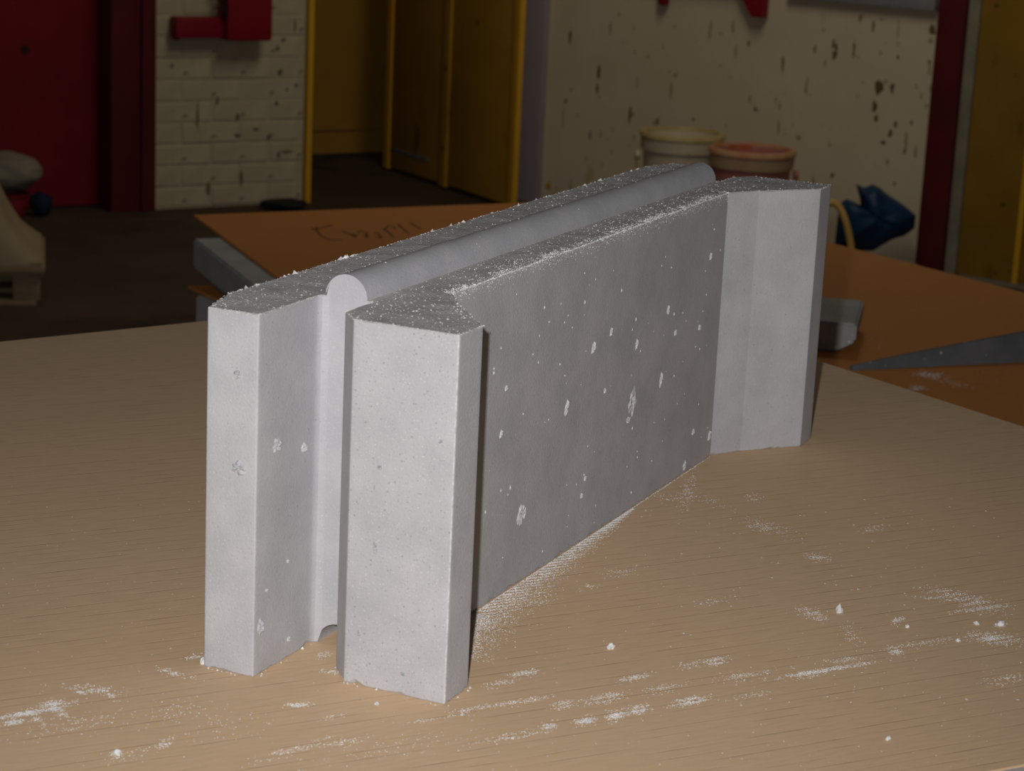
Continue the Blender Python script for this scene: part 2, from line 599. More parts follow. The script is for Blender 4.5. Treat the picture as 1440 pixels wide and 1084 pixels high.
def db(name, a, b, z0, z1, t0, t1, m):
    return box(name, (a, min(t0 * yr, t1 * yr), z0), (b, max(t0 * yr, t1 * yr), z1), m, d3, 0.003)
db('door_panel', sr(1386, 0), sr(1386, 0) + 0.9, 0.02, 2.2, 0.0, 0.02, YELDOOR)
db('door_stile', sr(1433, 350), sr(1441, 350), 0.02, 2.2, 0.02, 0.032, YELBR)

# paint and dirt splashes on the right wall, thin raised splats that belong to it
def splat(px, py, wpx, hpx, seed):
    p = onplane(px, py, RA, NR)
    t = (p - CX).dot(F_)
    wd, hg = wpx * t / FPX, hpx * t / FPX
    bm = bmesh.new()
    rnd = random.Random(seed)
    n = 14
    c = bm.verts.new((0, 0.0022 * yr, 0))
    ring = []
    for k in range(n):
        a = 2 * math.pi * k / n
        rr = rnd.uniform(0.55, 1.1)
        ring.append(bm.verts.new((math.cos(a) * wd / 2 * rr, 0.0004 * yr, math.sin(a) * hg / 2 * rr)))
    for k in range(n):
        bm.faces.new((c, ring[k], ring[(k + 1) % n]))
    o = link('paint_splash', bm_mesh(bm, 'paint_splash', None), STAIN, wr)
    loc = p - RA
    o.location = (loc.dot(WR), 0.0005 * yr, loc.z)


for i, a in enumerate([(1236, 122, 16, 24), (1255, 124, 8, 18), (1230, 150, 9, 20), (1232, 166, 8, 12), (1260, 175, 6, 14), (1252, 188, 8, 12),
                       (1242, 200, 9, 7), (1311, 42, 14, 20), (1201, 70, 4, 34), (1176, 70, 6, 28), (1101, 90, 5, 26), (1172, 62, 5, 18),
                       (886, 160, 5, 34), (842, 102, 8, 26), (802, 52, 6, 24), (796, 142, 5, 10), (840, 125, 6, 20), (1307, 88, 5, 8),
                       (1263, 80, 5, 8), (1228, 38, 5, 22), (1210, 26, 4, 14), (1053, 62, 5, 12), (1062, 153, 5, 10), (975, 168, 5, 8),
                       (1272, 212, 5, 8), (1248, 228, 4, 8), (1258, 258, 5, 6), (1294, 326, 6, 12), (1300, 245, 5, 8), (1282, 172, 5, 8),
                       (1171, 246, 7, 8), (925, 170, 6, 14), (830, 190, 5, 14), (1173, 78, 7, 14), (1146, 70, 4, 14)]):
    splat(*a, seed=i)
STAIN2 = mat('faint_splash', (0.36, 0.27, 0.15), (0.46, 0.36, 0.21), scale=60, rough=0.7)
_r2 = random.Random(77)
for i in range(70):
    splat(_r2.uniform(782, 1322), _r2.uniform(12, 330), _r2.uniform(3, 6), _r2.choice((5, 6, 8, 12, 22, 34)), seed=500 + i)
    wr.children[-1].data.materials.clear()
    wr.children[-1].data.materials.append(STAIN2)
for i, a in enumerate([(772, 262, 12, 14)]):
    splat(*a, seed=90 + i)
    wr.children[-1].data.materials.clear()
    wr.children[-1].data.materials.append(YEL)

# marks on the brick part: dark chips, parts of that wall
def mark(px, py, wpx, hpx, seed):
    p = on_left(px, py, 0.004)
    t = (p - CX).dot(F_)
    wd, hg = wpx * t / FPX, hpx * t / FPX
    bm = bmesh.new()
    rnd = random.Random(seed)
    n = 12
    c = bm.verts.new((0, -0.002, 0))
    ring = [bm.verts.new((math.cos(2 * math.pi * k / n) * wd / 2 * rnd.uniform(.5, 1.1), -0.0004, math.sin(2 * math.pi * k / n) * hg / 2 * rnd.uniform(.5, 1.1))) for k in range(n)]
    for k in range(n):
        bm.faces.new((c, ring[k], ring[(k + 1) % n]))
    o = link('dirt_mark', bm_mesh(bm, 'dirt_mark', None), DIRT, wl)
    l = p - PL
    o.location = (l.dot(WL), -0.0035, l.z)


DIRT = mat('dark_grime', (0.09, 0.08, 0.055), (0.2, 0.17, 0.11), scale=60, rough=0.9)
for i, a in enumerate([(394, 101, 10, 10), (417, 120, 6, 6), (278, 165, 4, 44), (306, 142, 5, 14), (293, 265, 6, 30), (391, 68, 8, 8), (399, 56, 8, 7),
                       (242, 92, 5, 8), (389, 145, 8, 8), (334, 164, 7, 12), (334, 190, 14, 6), (378, 192, 7, 8), (392, 218, 6, 14), (405, 213, 22, 4),
                       (340, 250, 5, 26), (404, 125, 5, 5), (415, 36, 3, 22), (360, 182, 10, 5)]):
    mark(*a, seed=200 + i)

# ------------------------------------------------------------------ main concrete block
YR, ZR, RR = 0.0212, 0.0, 0.0124
plan = [  # x, y, corner radius ; counter-clockwise from above
    (-0.0199, 0.0359, .0010), (-0.0199, 0.0662, .0012)]
plan = [
    (-0.0199, 0.0662, .0015), (-0.0199, 0.0359, .0011), (0.0414, 0.0359, .0050), (0.0414, 0.0059, .0015), (0.0136, 0.0059, .0012),
    (0.0, -0.0067, .0018), (0.0, -0.0654, .0012), (0.0259, -0.0654, .0010), (0.0645, -0.0322, .0006), (0.0870, -0.0176, .0020),
    (0.5130, -0.0176, .0006), (0.5371, -0.0322, .0006), (0.5756, -0.0654, .0012), (0.6020, -0.0654, .0025), (0.6020, -0.0067, .0020),
    (0.5864, 0.0059, .0012), (0.5586, 0.0059, .0015), (0.5586, 0.0359, .0050), (0.6199, 0.0359, .0012), (0.6199, 0.0662, .0015),
    (0.5900, 0.0765, .0100), (0.0160, 0.0765, .0100)]


def rounded(plan):
    out = []
    n = len(plan)
    for i in range(n):
        p = Vector(plan[i][:2]); a = Vector(plan[i - 1][:2]); b = Vector(plan[(i + 1) % n][:2]); r = plan[i][2]
        da, db_ = (a - p).normalized(), (b - p).normalized()
        ang = da.angle(db_)
        d = r / math.tan(ang / 2)
        d = min(d, 0.45 * min((a - p).length, (b - p).length))
        s, e = p + da * d, p + db_ * d
        k = 4
        for j in range(k + 1):
            t = j / k
            out.append((1 - t) ** 2 * s + 2 * t * (1 - t) * p + t * t * e)
    return out


rp_ = rounded(plan)
peri = []
for i in range(len(rp_)):
    a, b = rp_[i], rp_[(i + 1) % len(rp_)]
    L_ = (b - a).length
    on_slot = abs(a.x - b.x) < 1e-5 and (abs(a.x - 0.0414) < 1e-4 or abs(a.x - 0.5586) < 1e-4)
    if on_slot:   # exact points for the arch
        lo, hi = YR - RR, YR + RR
        ys = [a.y]
        arch = [YR + RR * math.cos(math.pi * k / 24) for k in range(25)]
        if a.y < b.y:
            arch = arch[::-1]
        ys += [y for y in arch]
        for y in ys:
            peri.append(Vector((a.x, y)))
    else:
        n = max(1, int(L_ / 0.0026))
        for k in range(n):
            peri.append(a.lerp(b, k / n))
N = len(peri)
inw = []
for i in range(N):
    t = (peri[(i + 1) % N] - peri[i - 1]).normalized()
    inw.append(Vector((-t.y, t.x)))
area = sum(peri[i - 1].x * peri[i].y - peri[i].x * peri[i - 1].y for i in range(N))
if area < 0:
    inw = [-v for v in inw]


def is_arch(p):
    return (abs(p.x - 0.0414) < 1e-4 or abs(p.x - 0.5586) < 1e-4) and abs(p.y - YR) <= RR + 1e-6


def arch_h(p):
    return math.sqrt(max(0.0, RR * RR - (p.y - YR) ** 2)) if is_arch(p) else 0.0


def chipn(p, seed, amp):
    v = noise.noise(Vector((p.x * 110, p.y * 110, seed))) + 0.6 * noise.noise(Vector((p.x * 310, p.y * 310, seed + 5)))
    return amp * max(0.0, v) ** 1.5


bm = bmesh.new()
NZ = 60
zt, zb, dtop, ztin, zbin = [], [], [], [], []
for i, p in enumerate(peri):
    h = arch_h(p)
    ar = is_arch(p)
    onpanel = -0.03 < p.y < -0.016 and 0.08 < p.x < 0.52
    c1 = 0 if ar else 0.0006 + chipn(p, 3.1, 0.0028 if onpanel else 0.0016)
    c2 = 0 if ar else 0.0005 + chipn(p, 9.7, 0.0032)
    zt.append(H + h - c1)
    ztin.append((H + h - (0 if ar else chipn(p, 21.0, 0.0006)), 0 if ar else c1 * 1.2))
    bb = 0.0 if ar else chipn(p, 15.0, 0.0028)
    zb.append(h + bb + c2)
    zbin.append((h + bb * 0.3, 0 if ar else c2))
# big nick at the foot of the left leg and the groove mouth
cols = []
for i, p in enumerate(peri):
    cols.append([bm.verts.new((p.x, p.y, zb[i] + (zt[i] - zb[i]) * k / NZ)) for k in range(NZ + 1)])
for i in range(N):
    j = (i + 1) % N
    for k in range(NZ):
        bm.faces.new((cols[i][k], cols[j][k], cols[j][k + 1], cols[i][k + 1]))
top = []
bot = []
for i, p in enumerate(peri):
    if is_arch(p):
        top.append(cols[i][-1]); bot.append(cols[i][0])
    else:
        q_ = p + inw[i] * ztin[i][1]
        top.append(bm.verts.new((q_.x, q_.y, ztin[i][0])))
        q_ = p + inw[i] * zbin[i][1]
        bot.append(bm.verts.new((q_.x, q_.y, zbin[i][0])))
topfaces = []
for i in range(N):
    j = (i + 1) % N
    for A, B, fl_ in ((cols[i][-1], cols[j][-1], 0),):
        vs = [A, B, top[j], top[i]]
        vs = [v for k, v in enumerate(vs) if v not in vs[:k]]
        if len(vs) > 2:
            topfaces.append(bm.faces.new(vs))
    vs = [cols[j][0], cols[i][0], bot[i], bot[j]]
    vs = [v for k, v in enumerate(vs) if v not in vs[:k]]
    if len(vs) > 2:
        bm.faces.new(vs)
near = [i for i, p in enumerate(peri) if is_arch(p) and p.x < 0.3]
far = [i for i, p in enumerate(peri) if is_arch(p) and p.x > 0.3]
# order by y descending along near, match far
near.sort(key=lambda i: -peri[i].y)
far.sort(key=lambda i: -peri[i].y)


def walk(a, b):   # perimeter indices from a to b going forward
    r = [a]
    while r[-1] != b:
        r.append((r[-1] + 1) % N)
    return r


# right cap: from near arch's right end, forward, to far arch's right end
wr1 = walk(near[-1], far[-1])
wl1 = walk(far[0], near[0])
if len(wr1) + len(wl1) > N + 4:
    wr1 = walk(far[-1], near[-1]); wl1 = walk(near[0], far[0])
LS = 150


def strip(idx_v_near, idx_v_far, zsign, amp):
    rows = []
    for s in range(LS + 1):
        t = s / LS
        if s == 0:
            rows.append(idx_v_near)
        elif s == LS:
            rows.append(idx_v_far)
        else:
            row = []
            for a, b in zip(idx_v_near, idx_v_far):
                c = a.co.lerp(b.co, t)
                rel = Vector((0, c.y - YR, c.z - H if zsign > 0 else c.z))
                g = 1 + amp * noise.noise(Vector((c.x * 40, c.y * 60, 4.0))) * min(1, 12 * t, 12 * (1 - t))
                if abs(rel.z) > 1e-4:
                    c = Vector((c.x, YR + rel.y * g, (H if zsign > 0 else 0) + rel.z * g))
                row.append(bm.verts.new(c))
            rows.append(row)
    fs = []
    for a, b in zip(rows, rows[1:]):
        for k in range(len(a) - 1):
            fs.append(bm.faces.new((a[k], a[k + 1], b[k + 1], b[k])))
    return rows, fs


rt, f1 = strip([top[i] for i in near], [top[i] for i in far], 1, 0.02)
rbm, f2 = strip([bot[i] for i in near], [bot[i] for i in far], -1, 0.0)
ridgefaces = set(f1)


from mathutils.geometry import delaunay_2d_cdt


def cap(idx, vv, rows, col, zz, rough):
    loop = [vv[i] for i in idx]
    edge = [r[col] for r in rows]
    if loop[-1] is edge[-1]:
        loop += edge[-2:0:-1]
    else:
        loop += edge[1:-1]
    P2 = [Vector((v.co.x, v.co.y)) for v in loop]
    n = len(P2)

    def ins(x, y):
        c = False
        for k in range(n):
            a, b = P2[k - 1], P2[k]
            if (a.y > y) != (b.y > y) and x < (b.x - a.x) * (y - a.y) / (b.y - a.y) + a.x:
                c = not c
        return c
    extra = []
    if rough:
        st = 0.0045
        for ix in range(int(0.66 / st)):
            for iy in range(int(0.15 / st)):
                x = -0.022 + ix * st + random.uniform(-.3, .3) * st
                y = -0.068 + iy * st + random.uniform(-.3, .3) * st
                if ins(x, y) and all(ins(x + a, y + b) for a, b in ((.0022, 0), (-.0022, 0), (0, .0022), (0, -.0022))):
                    extra.append(Vector((x, y)))
    res = delaunay_2d_cdt(P2 + extra, [(k, (k + 1) % n) for k in range(n)], [], 1, 1e-7)
    vs = []
    for k, (co, org) in enumerate(zip(res[0], res[3])):
        o_ = [q for q in org if q < n]
        if o_:
            vs.append(loop[o_[0]])
        else:
            x, y = co
            vs.append(bm.verts.new((x, y, zz + (rough * noise.noise(Vector((x * 130, y * 130, 7.0))) + rough * 0.8 * noise.noise(Vector((x * 40, y * 40, 2.0))) if rough else 0))))
    fs = []
    for f in res[2]:
        c = sum((res[0][k] for k in f), Vector((0, 0))) / len(f)
        if not ins(c.x, c.y):
            continue
        q = [vs[k] for k in f]
        if len(set(q)) == len(q):
            try:
                fs.append(bm.faces.new(q))
            except ValueError:
                pass
    return fs


topfaces += cap(wr1, top, rt, -1, H - 0.0002, 0.0006) + cap(wl1, top, rt, 0, H - 0.0002, 0.0006)
cap(wr1, bot, rbm, -1, 0.0002, 0)
cap(wl1, bot, rbm, 0, 0.0002, 0)
tf = set(topfaces)
lit_edges = [Vector((0.0, -0.0654)), Vector((-0.0199, 0.0662))]  # vertical corners where the bevel catches the flash
for f in bm.faces:
    f.material_index = 1 if f in tf else 0
    if f not in tf:
        c = f.calc_center_median()
        if (Vector((c.x, c.y)) - lit_edges[0]).length < 0.0009:
            f.material_index = 2  # flash highlight on the corner, painted as a paler strip
bmesh.ops.recalc_face_normals(bm, faces=bm.faces[:])
sharpen(bm, 24)
for e in bm.edges:
    d = e.verts[0].co - e.verts[1].co
    if abs(d.z) > 0.9 * d.length and len(e.link_faces) == 2 and e.calc_face_angle(0) > math.radians(4.5) and abs(e.verts[0].co.y + 0.0322) < 0.002:
        e.smooth = False
me = bm_mesh(bm, 'concrete_body', None, False)
me.materials.append(CONC)
me.materials.append(CONC_TOP)
me.materials.append(CHIP_GLINT)
blk = empty('interlocking_block', (0.0, 0.0, 0.0))
tag(blk, 'large pale grey concrete block with rounded top ridge and slotted end, on tan board', 'concrete block')
link('body', me, None, blk)


# spalled pits: little ragged patches of broken concrete set into a face
def pit(px, py, wpx, hpx, p0, n, seed, skew=0.0, m=None):
    p0 = Vector(p0); n = Vector(n).normalized()
    p = onplane(px, py, p0, n)
    ex = Vector((0, 0, 1)).cross(n).normalized()
    # true size from the projected size
    def span(e):
        a, b = p, p + e * 0.01
        def im(q):
            v = q - CX
            return Vector((v.dot(R_) / v.dot(F_) * FPX, v.dot(U_) / v.dot(F_) * FPX))
        return (im(b) - im(a)).length / 0.01
    wd, hg = wpx / span(ex), hpx / span(Vector((0, 0, 1)))
    rnd = random.Random(seed)
    bm = bmesh.new()
    nr, nt_ = 4, 16
    c = bm.verts.new((0, 0, -0.0002))
    prev = None
    lim = [rnd.uniform(0.6, 1.05) for _ in range(nt_)]
    for r in range(1, nr + 1):
        ring = []
        for k in range(nt_):
            a = 2 * math.pi * k / nt_
            rr = r / nr * lim[k]
            zz = 0.0001 + (rnd.uniform(-0.0001, 0.0013) if r < nr else -0.0003)
            y = math.sin(a) * hg / 2 * rr
            ring.append(bm.verts.new((math.cos(a) * wd / 2 * rr + y * skew, y, zz)))
        for k in range(nt_):
            if prev is None:
                bm.faces.new((c, ring[k], ring[(k + 1) % nt_]))
            else:
                bm.faces.new((prev[k], ring[k], ring[(k + 1) % nt_], prev[(k + 1) % nt_]))
        prev = ring
    o = link('spalled_pit', bm_mesh(bm, 'spalled_pit', None), m or CHIP_GLINT, blk)
    ey = n.cross(ex)
    o.matrix_world = Matrix(((ex.x, ey.x, n.x, p.x), (ex.y, ey.y, n.y, p.y), (ex.z, ey.z, n.z, p.z), (0, 0, 0, 1)))


PAN = ((0.3, -0.0176, 0.1), (0, -1, 0))
for i, a in enumerate([(889, 566, 18, 50), (883, 590, 8, 12), (834, 489, 7, 24), (796, 575, 8, 26), (929, 533, 6, 26), (733, 722, 18, 34), (895, 483, 4, 16),
                       (859, 466, 5, 14), (949, 468, 4, 10), (983, 460, 4, 10), (704, 610, 5, 14), (711, 546, 4, 9), (939, 436, 4, 14), (974, 607, 4, 10),
                       (962, 655, 7, 20), (822, 672, 4, 10), (850, 549, 3, 8), (999, 360, 4, 12), (817, 697, 4, 10), (997, 612, 6, 16)]):
    pit(a[0], a[1], a[2] * (0.9 if a[2] > 12 else 0.7), a[3], *PAN, seed=300 + i, skew=0.25)
LEG = ((-0.0199, 0.05, 0.1), (-1, 0, 0))
for i, a in enumerate([(335, 526, 15, 16), (336, 658, 24, 28)]):
    pit(*a, *LEG, seed=340 + i, m=CONC)
SLW = ((0.0, 0.0359, 0.1), (0, -1, 0))
for i, a in enumerate([(390, 626, 16, 24), (427, 629, 10, 16), (405, 899, 5, 9), (374, 830, 3, 6), (404, 789, 3, 6), (366, 880, 12, 30)]):
    pit(*a, *SLW, seed=350 + i, m=CONC if i in (0, 5) else CHIP_GLINT)
FRT = ((0.0, -0.03, 0.1), (-1, 0, 0))
for i, a in enumerate([(534, 657, 9, 9), (620, 621, 7, 7), (528, 770, 9, 22), (567, 948, 9, 8), (505, 890, 7, 12)]):
    pit(*a, *FRT, seed=360 + i, m=CONC)


# crumbs: many tiny irregular grains, uncountable
def grain(bm, p, s, rnd, flat=1.0):
    ax = [rnd.uniform(0.5, 1.2) * s for _ in range(3)]
    ax[2] *= flat
    a = rnd.uniform(0, 6.28)
    ca, sa = math.cos(a), math.sin(a)
    pts = [(1, 0, 0.35), (-.5, .85, 0.35), (-.5, -.85, 0.35), (rnd.uniform(-.3, .3), rnd.uniform(-.3, .3), 1.0)]
    vs = []
    for x, y, z in pts:
        x, y, z = x * ax[0] / 2, y * ax[1] / 2, (z - 0.35) * ax[2]
        vs.append(bm.verts.new((p[0] + x * ca - y * sa, p[1] + x * sa + y * ca, p[2] + z)))
    bm.faces.new((vs[0], vs[1], vs[3])); bm.faces.new((vs[1], vs[2], vs[3])); bm.faces.new((vs[2], vs[0], vs[3])); bm.faces.new((vs[0], vs[2], vs[1]))


rnd = random.Random(11)
cb = bmesh.new()


def inside(x, y):
    c = False
    for i in range(N):
        a, b = peri[i - 1], peri[i]
        if (a.y > y) != (b.y > y) and x < (b.x - a.x) * (y - a.y) / (b.y - a.y) + a.x:
            c = not c
    return c


cnt = 0
while cnt < 2600:      # all over the top
    x, y = rnd.uniform(-0.02, 0.62), rnd.uniform(-0.065, 0.077)
    if abs(y - YR) < RR + 0.001 and 0.04 < x < 0.56:
        if rnd.random() < 0.9:
            continue
        z = H + math.sqrt(max(0, RR * RR - (y - YR) ** 2))
    else:
        z = H
    if not inside(x, y):
        continue
    dens = 0.25 + 0.75 * max(0, noise.noise(Vector((x * 25, y * 40, 1.0))) + 0.3)
    if -0.0176 < y < 0.008:
        dens += 0.5
    if y < -0.02 and x < 0.1:
        dens += 0.25
    if rnd.random() > dens:
        continue
    grain(cb, (x, y, z), rnd.choice((0.0005, 0.0006, 0.0007, 0.0008, 0.001, 0.0014)), rnd, 0.6)
    cnt += 1
for i, p in enumerate(peri):      # ragged crumbs along the top edges
    if is_arch(p):
        continue
    panel = p.y < -0.016 and p.y > -0.02 and 0.085 < p.x < 0.515
    for _ in range(34 if panel else 3):
        if rnd.random() < 0.75:
            q_ = p + inw[i] * (abs(rnd.gauss(0, 0.0035)) if panel else rnd.uniform(0, 0.002)) + Vector((rnd.uniform(-.0015, .0015), rnd.uniform(-.0004, .0004)))
            grain(cb, (q_.x, q_.y, H - 0.0003), rnd.choice((0.0006, 0.0007, 0.0009, 0.0013)), rnd, 0.7)
    # left silhouette: a few lumps
    if p.y > 0.074 and rnd.random() < 0.12:
        grain(cb, (p.x, p.y - 0.001, H - 0.0002), rnd.uniform(0.002, 0.0045), rnd, 0.7)
    # grains stuck along the panel's upper edge
    if panel:
        for _ in range(14):
            zz = H - abs(rnd.gauss(0, 0.003))
            grain(cb, (p.x + rnd.uniform(-.0015, .0015), p.y + 0.0001, zz), rnd.choice((0.0005, 0.0007, 0.001)), rnd)
    # foot
    if rnd.random() < 0.25 and p.x < 0.1:
        q_ = p - inw[i] * rnd.uniform(0.0, 0.003)
        grain(cb, (q_.x, q_.y, 0.0001), rnd.uniform(0.0008, 0.002), rnd)
o = link('edge_crumbs', bm_mesh(cb, 'edge_crumbs', None), CRUMB, blk)
tag(o, 'whitish crumbs along the edges', kind='stuff')
# tiny pale specks on the recessed side
sb = bmesh.new()
for _ in range(95):
    x, z = rnd.uniform(0.1, 0.51), rnd.uniform(0.006, H - 0.012)
    s = rnd.choice((0.0008, 0.001, 0.0012, 0.0016))
    hh = s * rnd.uniform(1.0, 3.0)
    k = 6
    c = sb.verts.new((x, -0.0176 - s * 0.35, z))
    ring = [sb.verts.new((x + math.cos(2 * math.pi * j / k) * s / 2, -0.0174, z + math.sin(2 * math.pi * j / k) * hh / 2)) for j in range(k)]
    for j in range(k):
        sb.faces.new((c, ring[j], ring[(j + 1) % k]))
o = link('pale_specks', bm_mesh(sb, 'pale_specks', None), CRUMB, blk)
tag(o, 'pale specks on the recessed side', kind='stuff')

# ------------------------------------------------------------------ tan board under the block
A1, A2 = G(0, 482.5, 0), G(290, 452.5, 0)
B1, B2 = G(1160, 510, 0), G(1440, 600, 0)
N1 = G(1404, 1081.5, 0)


def cross2(p, d, q, e):
    den = d.x * e.y - d.y * e.x
    t = ((q.x - p.x) * e.y - (q.y - p.y) * e.x) / den
    return Vector((p.x + d.x * t, p.y + d.y * t, 0))


corner = cross2(A1, A2 - A1, B1, B2 - B1)
nc_ = cross2(B1, B2 - B1, N1, RIB)
eu = (A1 - A2).normalized()
bl = corner + eu * 1.25
fl2 = nc_ - RIB * 1.25
sheet = prism('kraft_board', [corner, bl + Vector((0.0, 0.012, 0)), fl2, nc_], -0.0014, 0.0, PAPER, None, 0.0003)
tag(sheet, 'wide tan kraft board with fine ribbed lines, dusted white, under the large grey block', 'board')

# kerb-like blocks that carry the boards
def kerb(name, length, m, depth=0.16, hgt=0.075):
    """long block: vertical outer face, bevelled lower outer edge; x along, outer face at y=0, body to +y"""
    prof = [(0, hgt), (0, hgt * 0.40), (0.028, 0), (depth - 0.028, 0), (depth, hgt * 0.40), (depth, hgt)]
    bm = bmesh.new()
    a = [bm.verts.new((0, y, z)) for y, z in prof]
    b = [bm.verts.new((length, y, z)) for y, z in prof]
    n = len(prof)
    for i in range(n):
        bm.faces.new((a[i], a[(i + 1) % n], b[(i + 1) % n], b[i]))
    bm.faces.new(a[::-1]); bm.faces.new(b)
    bmesh.ops.recalc_face_normals(bm, faces=bm.faces[:])
    bmesh.ops.bevel(bm, geom=bm.edges[:], offset=0.003, segments=2, affect='EDGES')
    return link(name, bm_mesh(bm, name, 35), m)


def place_kerb(o, p, xd, ydir_ref):
    x = xd.normalized()
    y = Vector((0, 0, 1)).cross(x)
    if y.dot(ydir_ref) < 0:    # mirror by reversing direction
        x = -x; y = -y
    o.matrix_world = Matrix(((x.x, y.x, 0, p.x), (x.y, y.y, 0, p.y), (0, 0, 1, p.z), (0, 0, 0, 1)))


# under the tan board: one block shows at the near right corner
inward = Vector((-RIB.y, RIB.x, 0))
if inward.dot(corner - N1) < 0:
    inward = -inward
k1 = kerb('support_block', 0.6, CONC)
place_kerb(k1, nc_ - inward * 0.03 - RIB * 0.72 + Vector((0, 0, -0.0768)), RIB, inward)
tag(k1, 'grey concrete block just showing beneath the near right corner of the tan board', 'concrete block')
if k1.matrix_world.to_3x3().col[0].dot(RIB) < 0:
    k1.location += RIB * 0.6
cen = (corner + nc_ + bl + fl2) / 4
for d in (-0.30, 0.0, 0.26):
    k2 = kerb('support_block', 0.9, KERB)
    place_kerb(k2, cen + inward * d - RIB * 0.35 + Vector((0, 0, -0.0768)), RIB, inward)
    if k2.matrix_world.to_3x3().col[0].dot(RIB) < 0:
        k2.location += RIB * 0.6
    tag(k2, 'grey concrete block hidden between the tan board and the timber crate', 'concrete block', 'blocks hidden under the tan board')


def crate(name, c, xd, lx, ly, z0, z1, label):
    """slatted timber crate that carries a stack"""
    e = empty(name, Vector((c.x, c.y, z0)), math.atan2(xd.y, xd.x))
    tag(e, label, 'crate')
    hgt = z1 - z0
    for sx in (-1, 1):
        for sy in (-1, 1):
            box('corner_post', (sx * (lx / 2 - 0.035) - 0.035, sy * (ly / 2 - 0.035) - 0.035, 0), (sx * (lx / 2 - 0.035) + 0.035, sy * (ly / 2 - 0.035) + 0.035, hgt - 0.022), WOOD, e, 0.003)
    n = max(2, int((hgt - 0.03) / 0.15))
    for k in range(n):
        z = 0.02 + k * (hgt - 0.05) / n
        for sy in (-1, 1):
            box('side_slat', (-lx / 2, sy * (ly / 2 + 0.009) - 0.009, z), (lx / 2, sy * (ly / 2 + 0.009) + 0.009, z + 0.10), WOOD, e, 0.002)
        for sx in (-1, 1):
            box('end_slat', (sx * (lx / 2 + 0.009) - 0.009, -ly / 2, z), (sx * (lx / 2 + 0.009) + 0.009, ly / 2, z + 0.10), WOOD, e, 0.002)
    nb = 7
    for k in range(nb):
        y0 = -ly / 2 + k * ly / nb
        box('top_board', (-lx / 2, y0 + 0.003, hgt - 0.022), (lx / 2, y0 + ly / nb - 0.003, hgt), WOOD, e, 0.002)
    return e


crate('timber_crate', cen - inward * 0.06 - RIB * 0.12, RIB, 0.85, 0.78, FLOOR_Z, -0.0770, 'slatted timber crate standing beneath the tan board and its block')

# ------------------------------------------------------------------ stack behind
ZF = -0.20
f0 = G(272, 302, ZF)
el = (G(389, 389, ZF) - f0).normalized()
fb = G(923, 278, ZF)
fr_ = G(1440, 411, ZF)
er = (fr_ - fb).normalized()
farpoly = [f0, f0 + el * 1.2, Vector((1.35, -0.35, ZF)), fb + er * 1.35, fb]
fs = prism('orange_board', farpoly, ZF - 0.004, ZF, ORANGE, None, 0.0008)
tag(fs, 'orange brown kraft board with handwriting, topmost of the stack behind the large grey block', 'board')
# faint handwriting, as flat strokes lying on that board
strokes = [[(437, 322), (446, 319.5), (446, 325), (451, 331), (459, 336), (470, 338), (482, 337)], [(440, 324), (454, 320), (468, 316)],
           [(481, 325), (492, 329), (499, 333.5), (502, 330)], [(497, 329), (500, 334)], [(502, 327), (508, 325), (515, 327), (517, 334)], [(513, 330), (516, 334)],
           [(526, 327), (531, 328), (537, 335)], [(529, 333), (536, 335)], [(540, 321), (546, 327), (554, 333.5)], [(539, 324), (546, 317.5), (552, 318), (556, 322)],
           [(559, 315), (566, 321), (575, 329)], [(577, 313), (584, 318), (592, 322)]]
wb = bmesh.new()
for st in strokes:
    pts = [G(x, y, ZF) for x, y in st]
    for a, b in zip(pts, pts[1:]):
        d = (b - a).normalized()
        nn = Vector((-d.y, d.x, 0)) * 0.0020
        up = Vector((0, 0, 0.0004))
        vs = [wb.verts.new(v + up) for v in (a - nn, b - nn, b + nn, a + nn)]
        wb.faces.new(vs)
o = link('handwriting', bm_mesh(wb, 'handwriting', None), INK, fs)

outw = Vector((-el.y, el.x, 0))
if outw.dot(fb - f0) > 0:
    outw = -outw
KT = ZF - 0.0045
kp = G(272, 335, KT)
k = kerb('support_block', 0.60, KERB)
place_kerb(k, kp + Vector((0, 0, -0.075)) + el * 0.0, el, -outw)
if k.matrix_world.to_3x3().col[0].dot(el) < 0:
    k.location += el * 0.60
tag(k, 'grey concrete block jutting out from under the left edge of the orange board', 'concrete block')
k = kerb('support_block', 0.60, KERB)
KMID = k
Z2 = KT - 0.0755
c2 = G(264, 402, Z2)
e2b = (G(301, 400, Z2) - c2).normalized()
e2l = (G(318, 425, Z2) - c2).normalized()
s2 = prism('orange_board', [c2, c2 + e2l * 0.85, c2 + e2l * 0.85 + e2b * 0.8, c2 + e2b * 0.95], Z2 - 0.004, Z2, ORANGE, None, 0.0008)
place_kerb(KMID, c2 + e2b * 0.55 + e2l * 0.12 + Vector((0, 0, 0.0002)), e2l, -e2b)
if KMID.matrix_world.to_3x3().col[0].dot(e2l) < 0:
    KMID.location += e2l * 0.60
tag(KMID, 'grey concrete block hidden under the middle of the upper orange board', 'concrete block')
tag(s2, 'orange brown kraft board poking out left below the upper grey block, lower of the two', 'board')
KT2 = Z2 - 0.0045
k = kerb('support_block', 0.60, KERB)
kp2 = G(275, 415, KT2)
place_kerb(k, kp2 + Vector((0, 0, -0.075)), e2l, e2b)
if k.matrix_world.to_3x3().col[0].dot(e2l) < 0:
    k.location += e2l * 0.60
tag(k, 'grey concrete block under the lower orange board, left of the large block', 'concrete block')
k = kerb('support_block', 0.60, KERB)
place_kerb(k, c2 + e2b * 0.6 + e2l * 0.1 + Vector((0, 0, KT2 - 0.075 - Z2)), e2l, -e2b)
if k.matrix_world.to_3x3().col[0].dot(e2l) < 0:
    k.location += e2l * 0.60
tag(k, 'grey concrete block hidden under the middle of the lower orange board', 'concrete block')
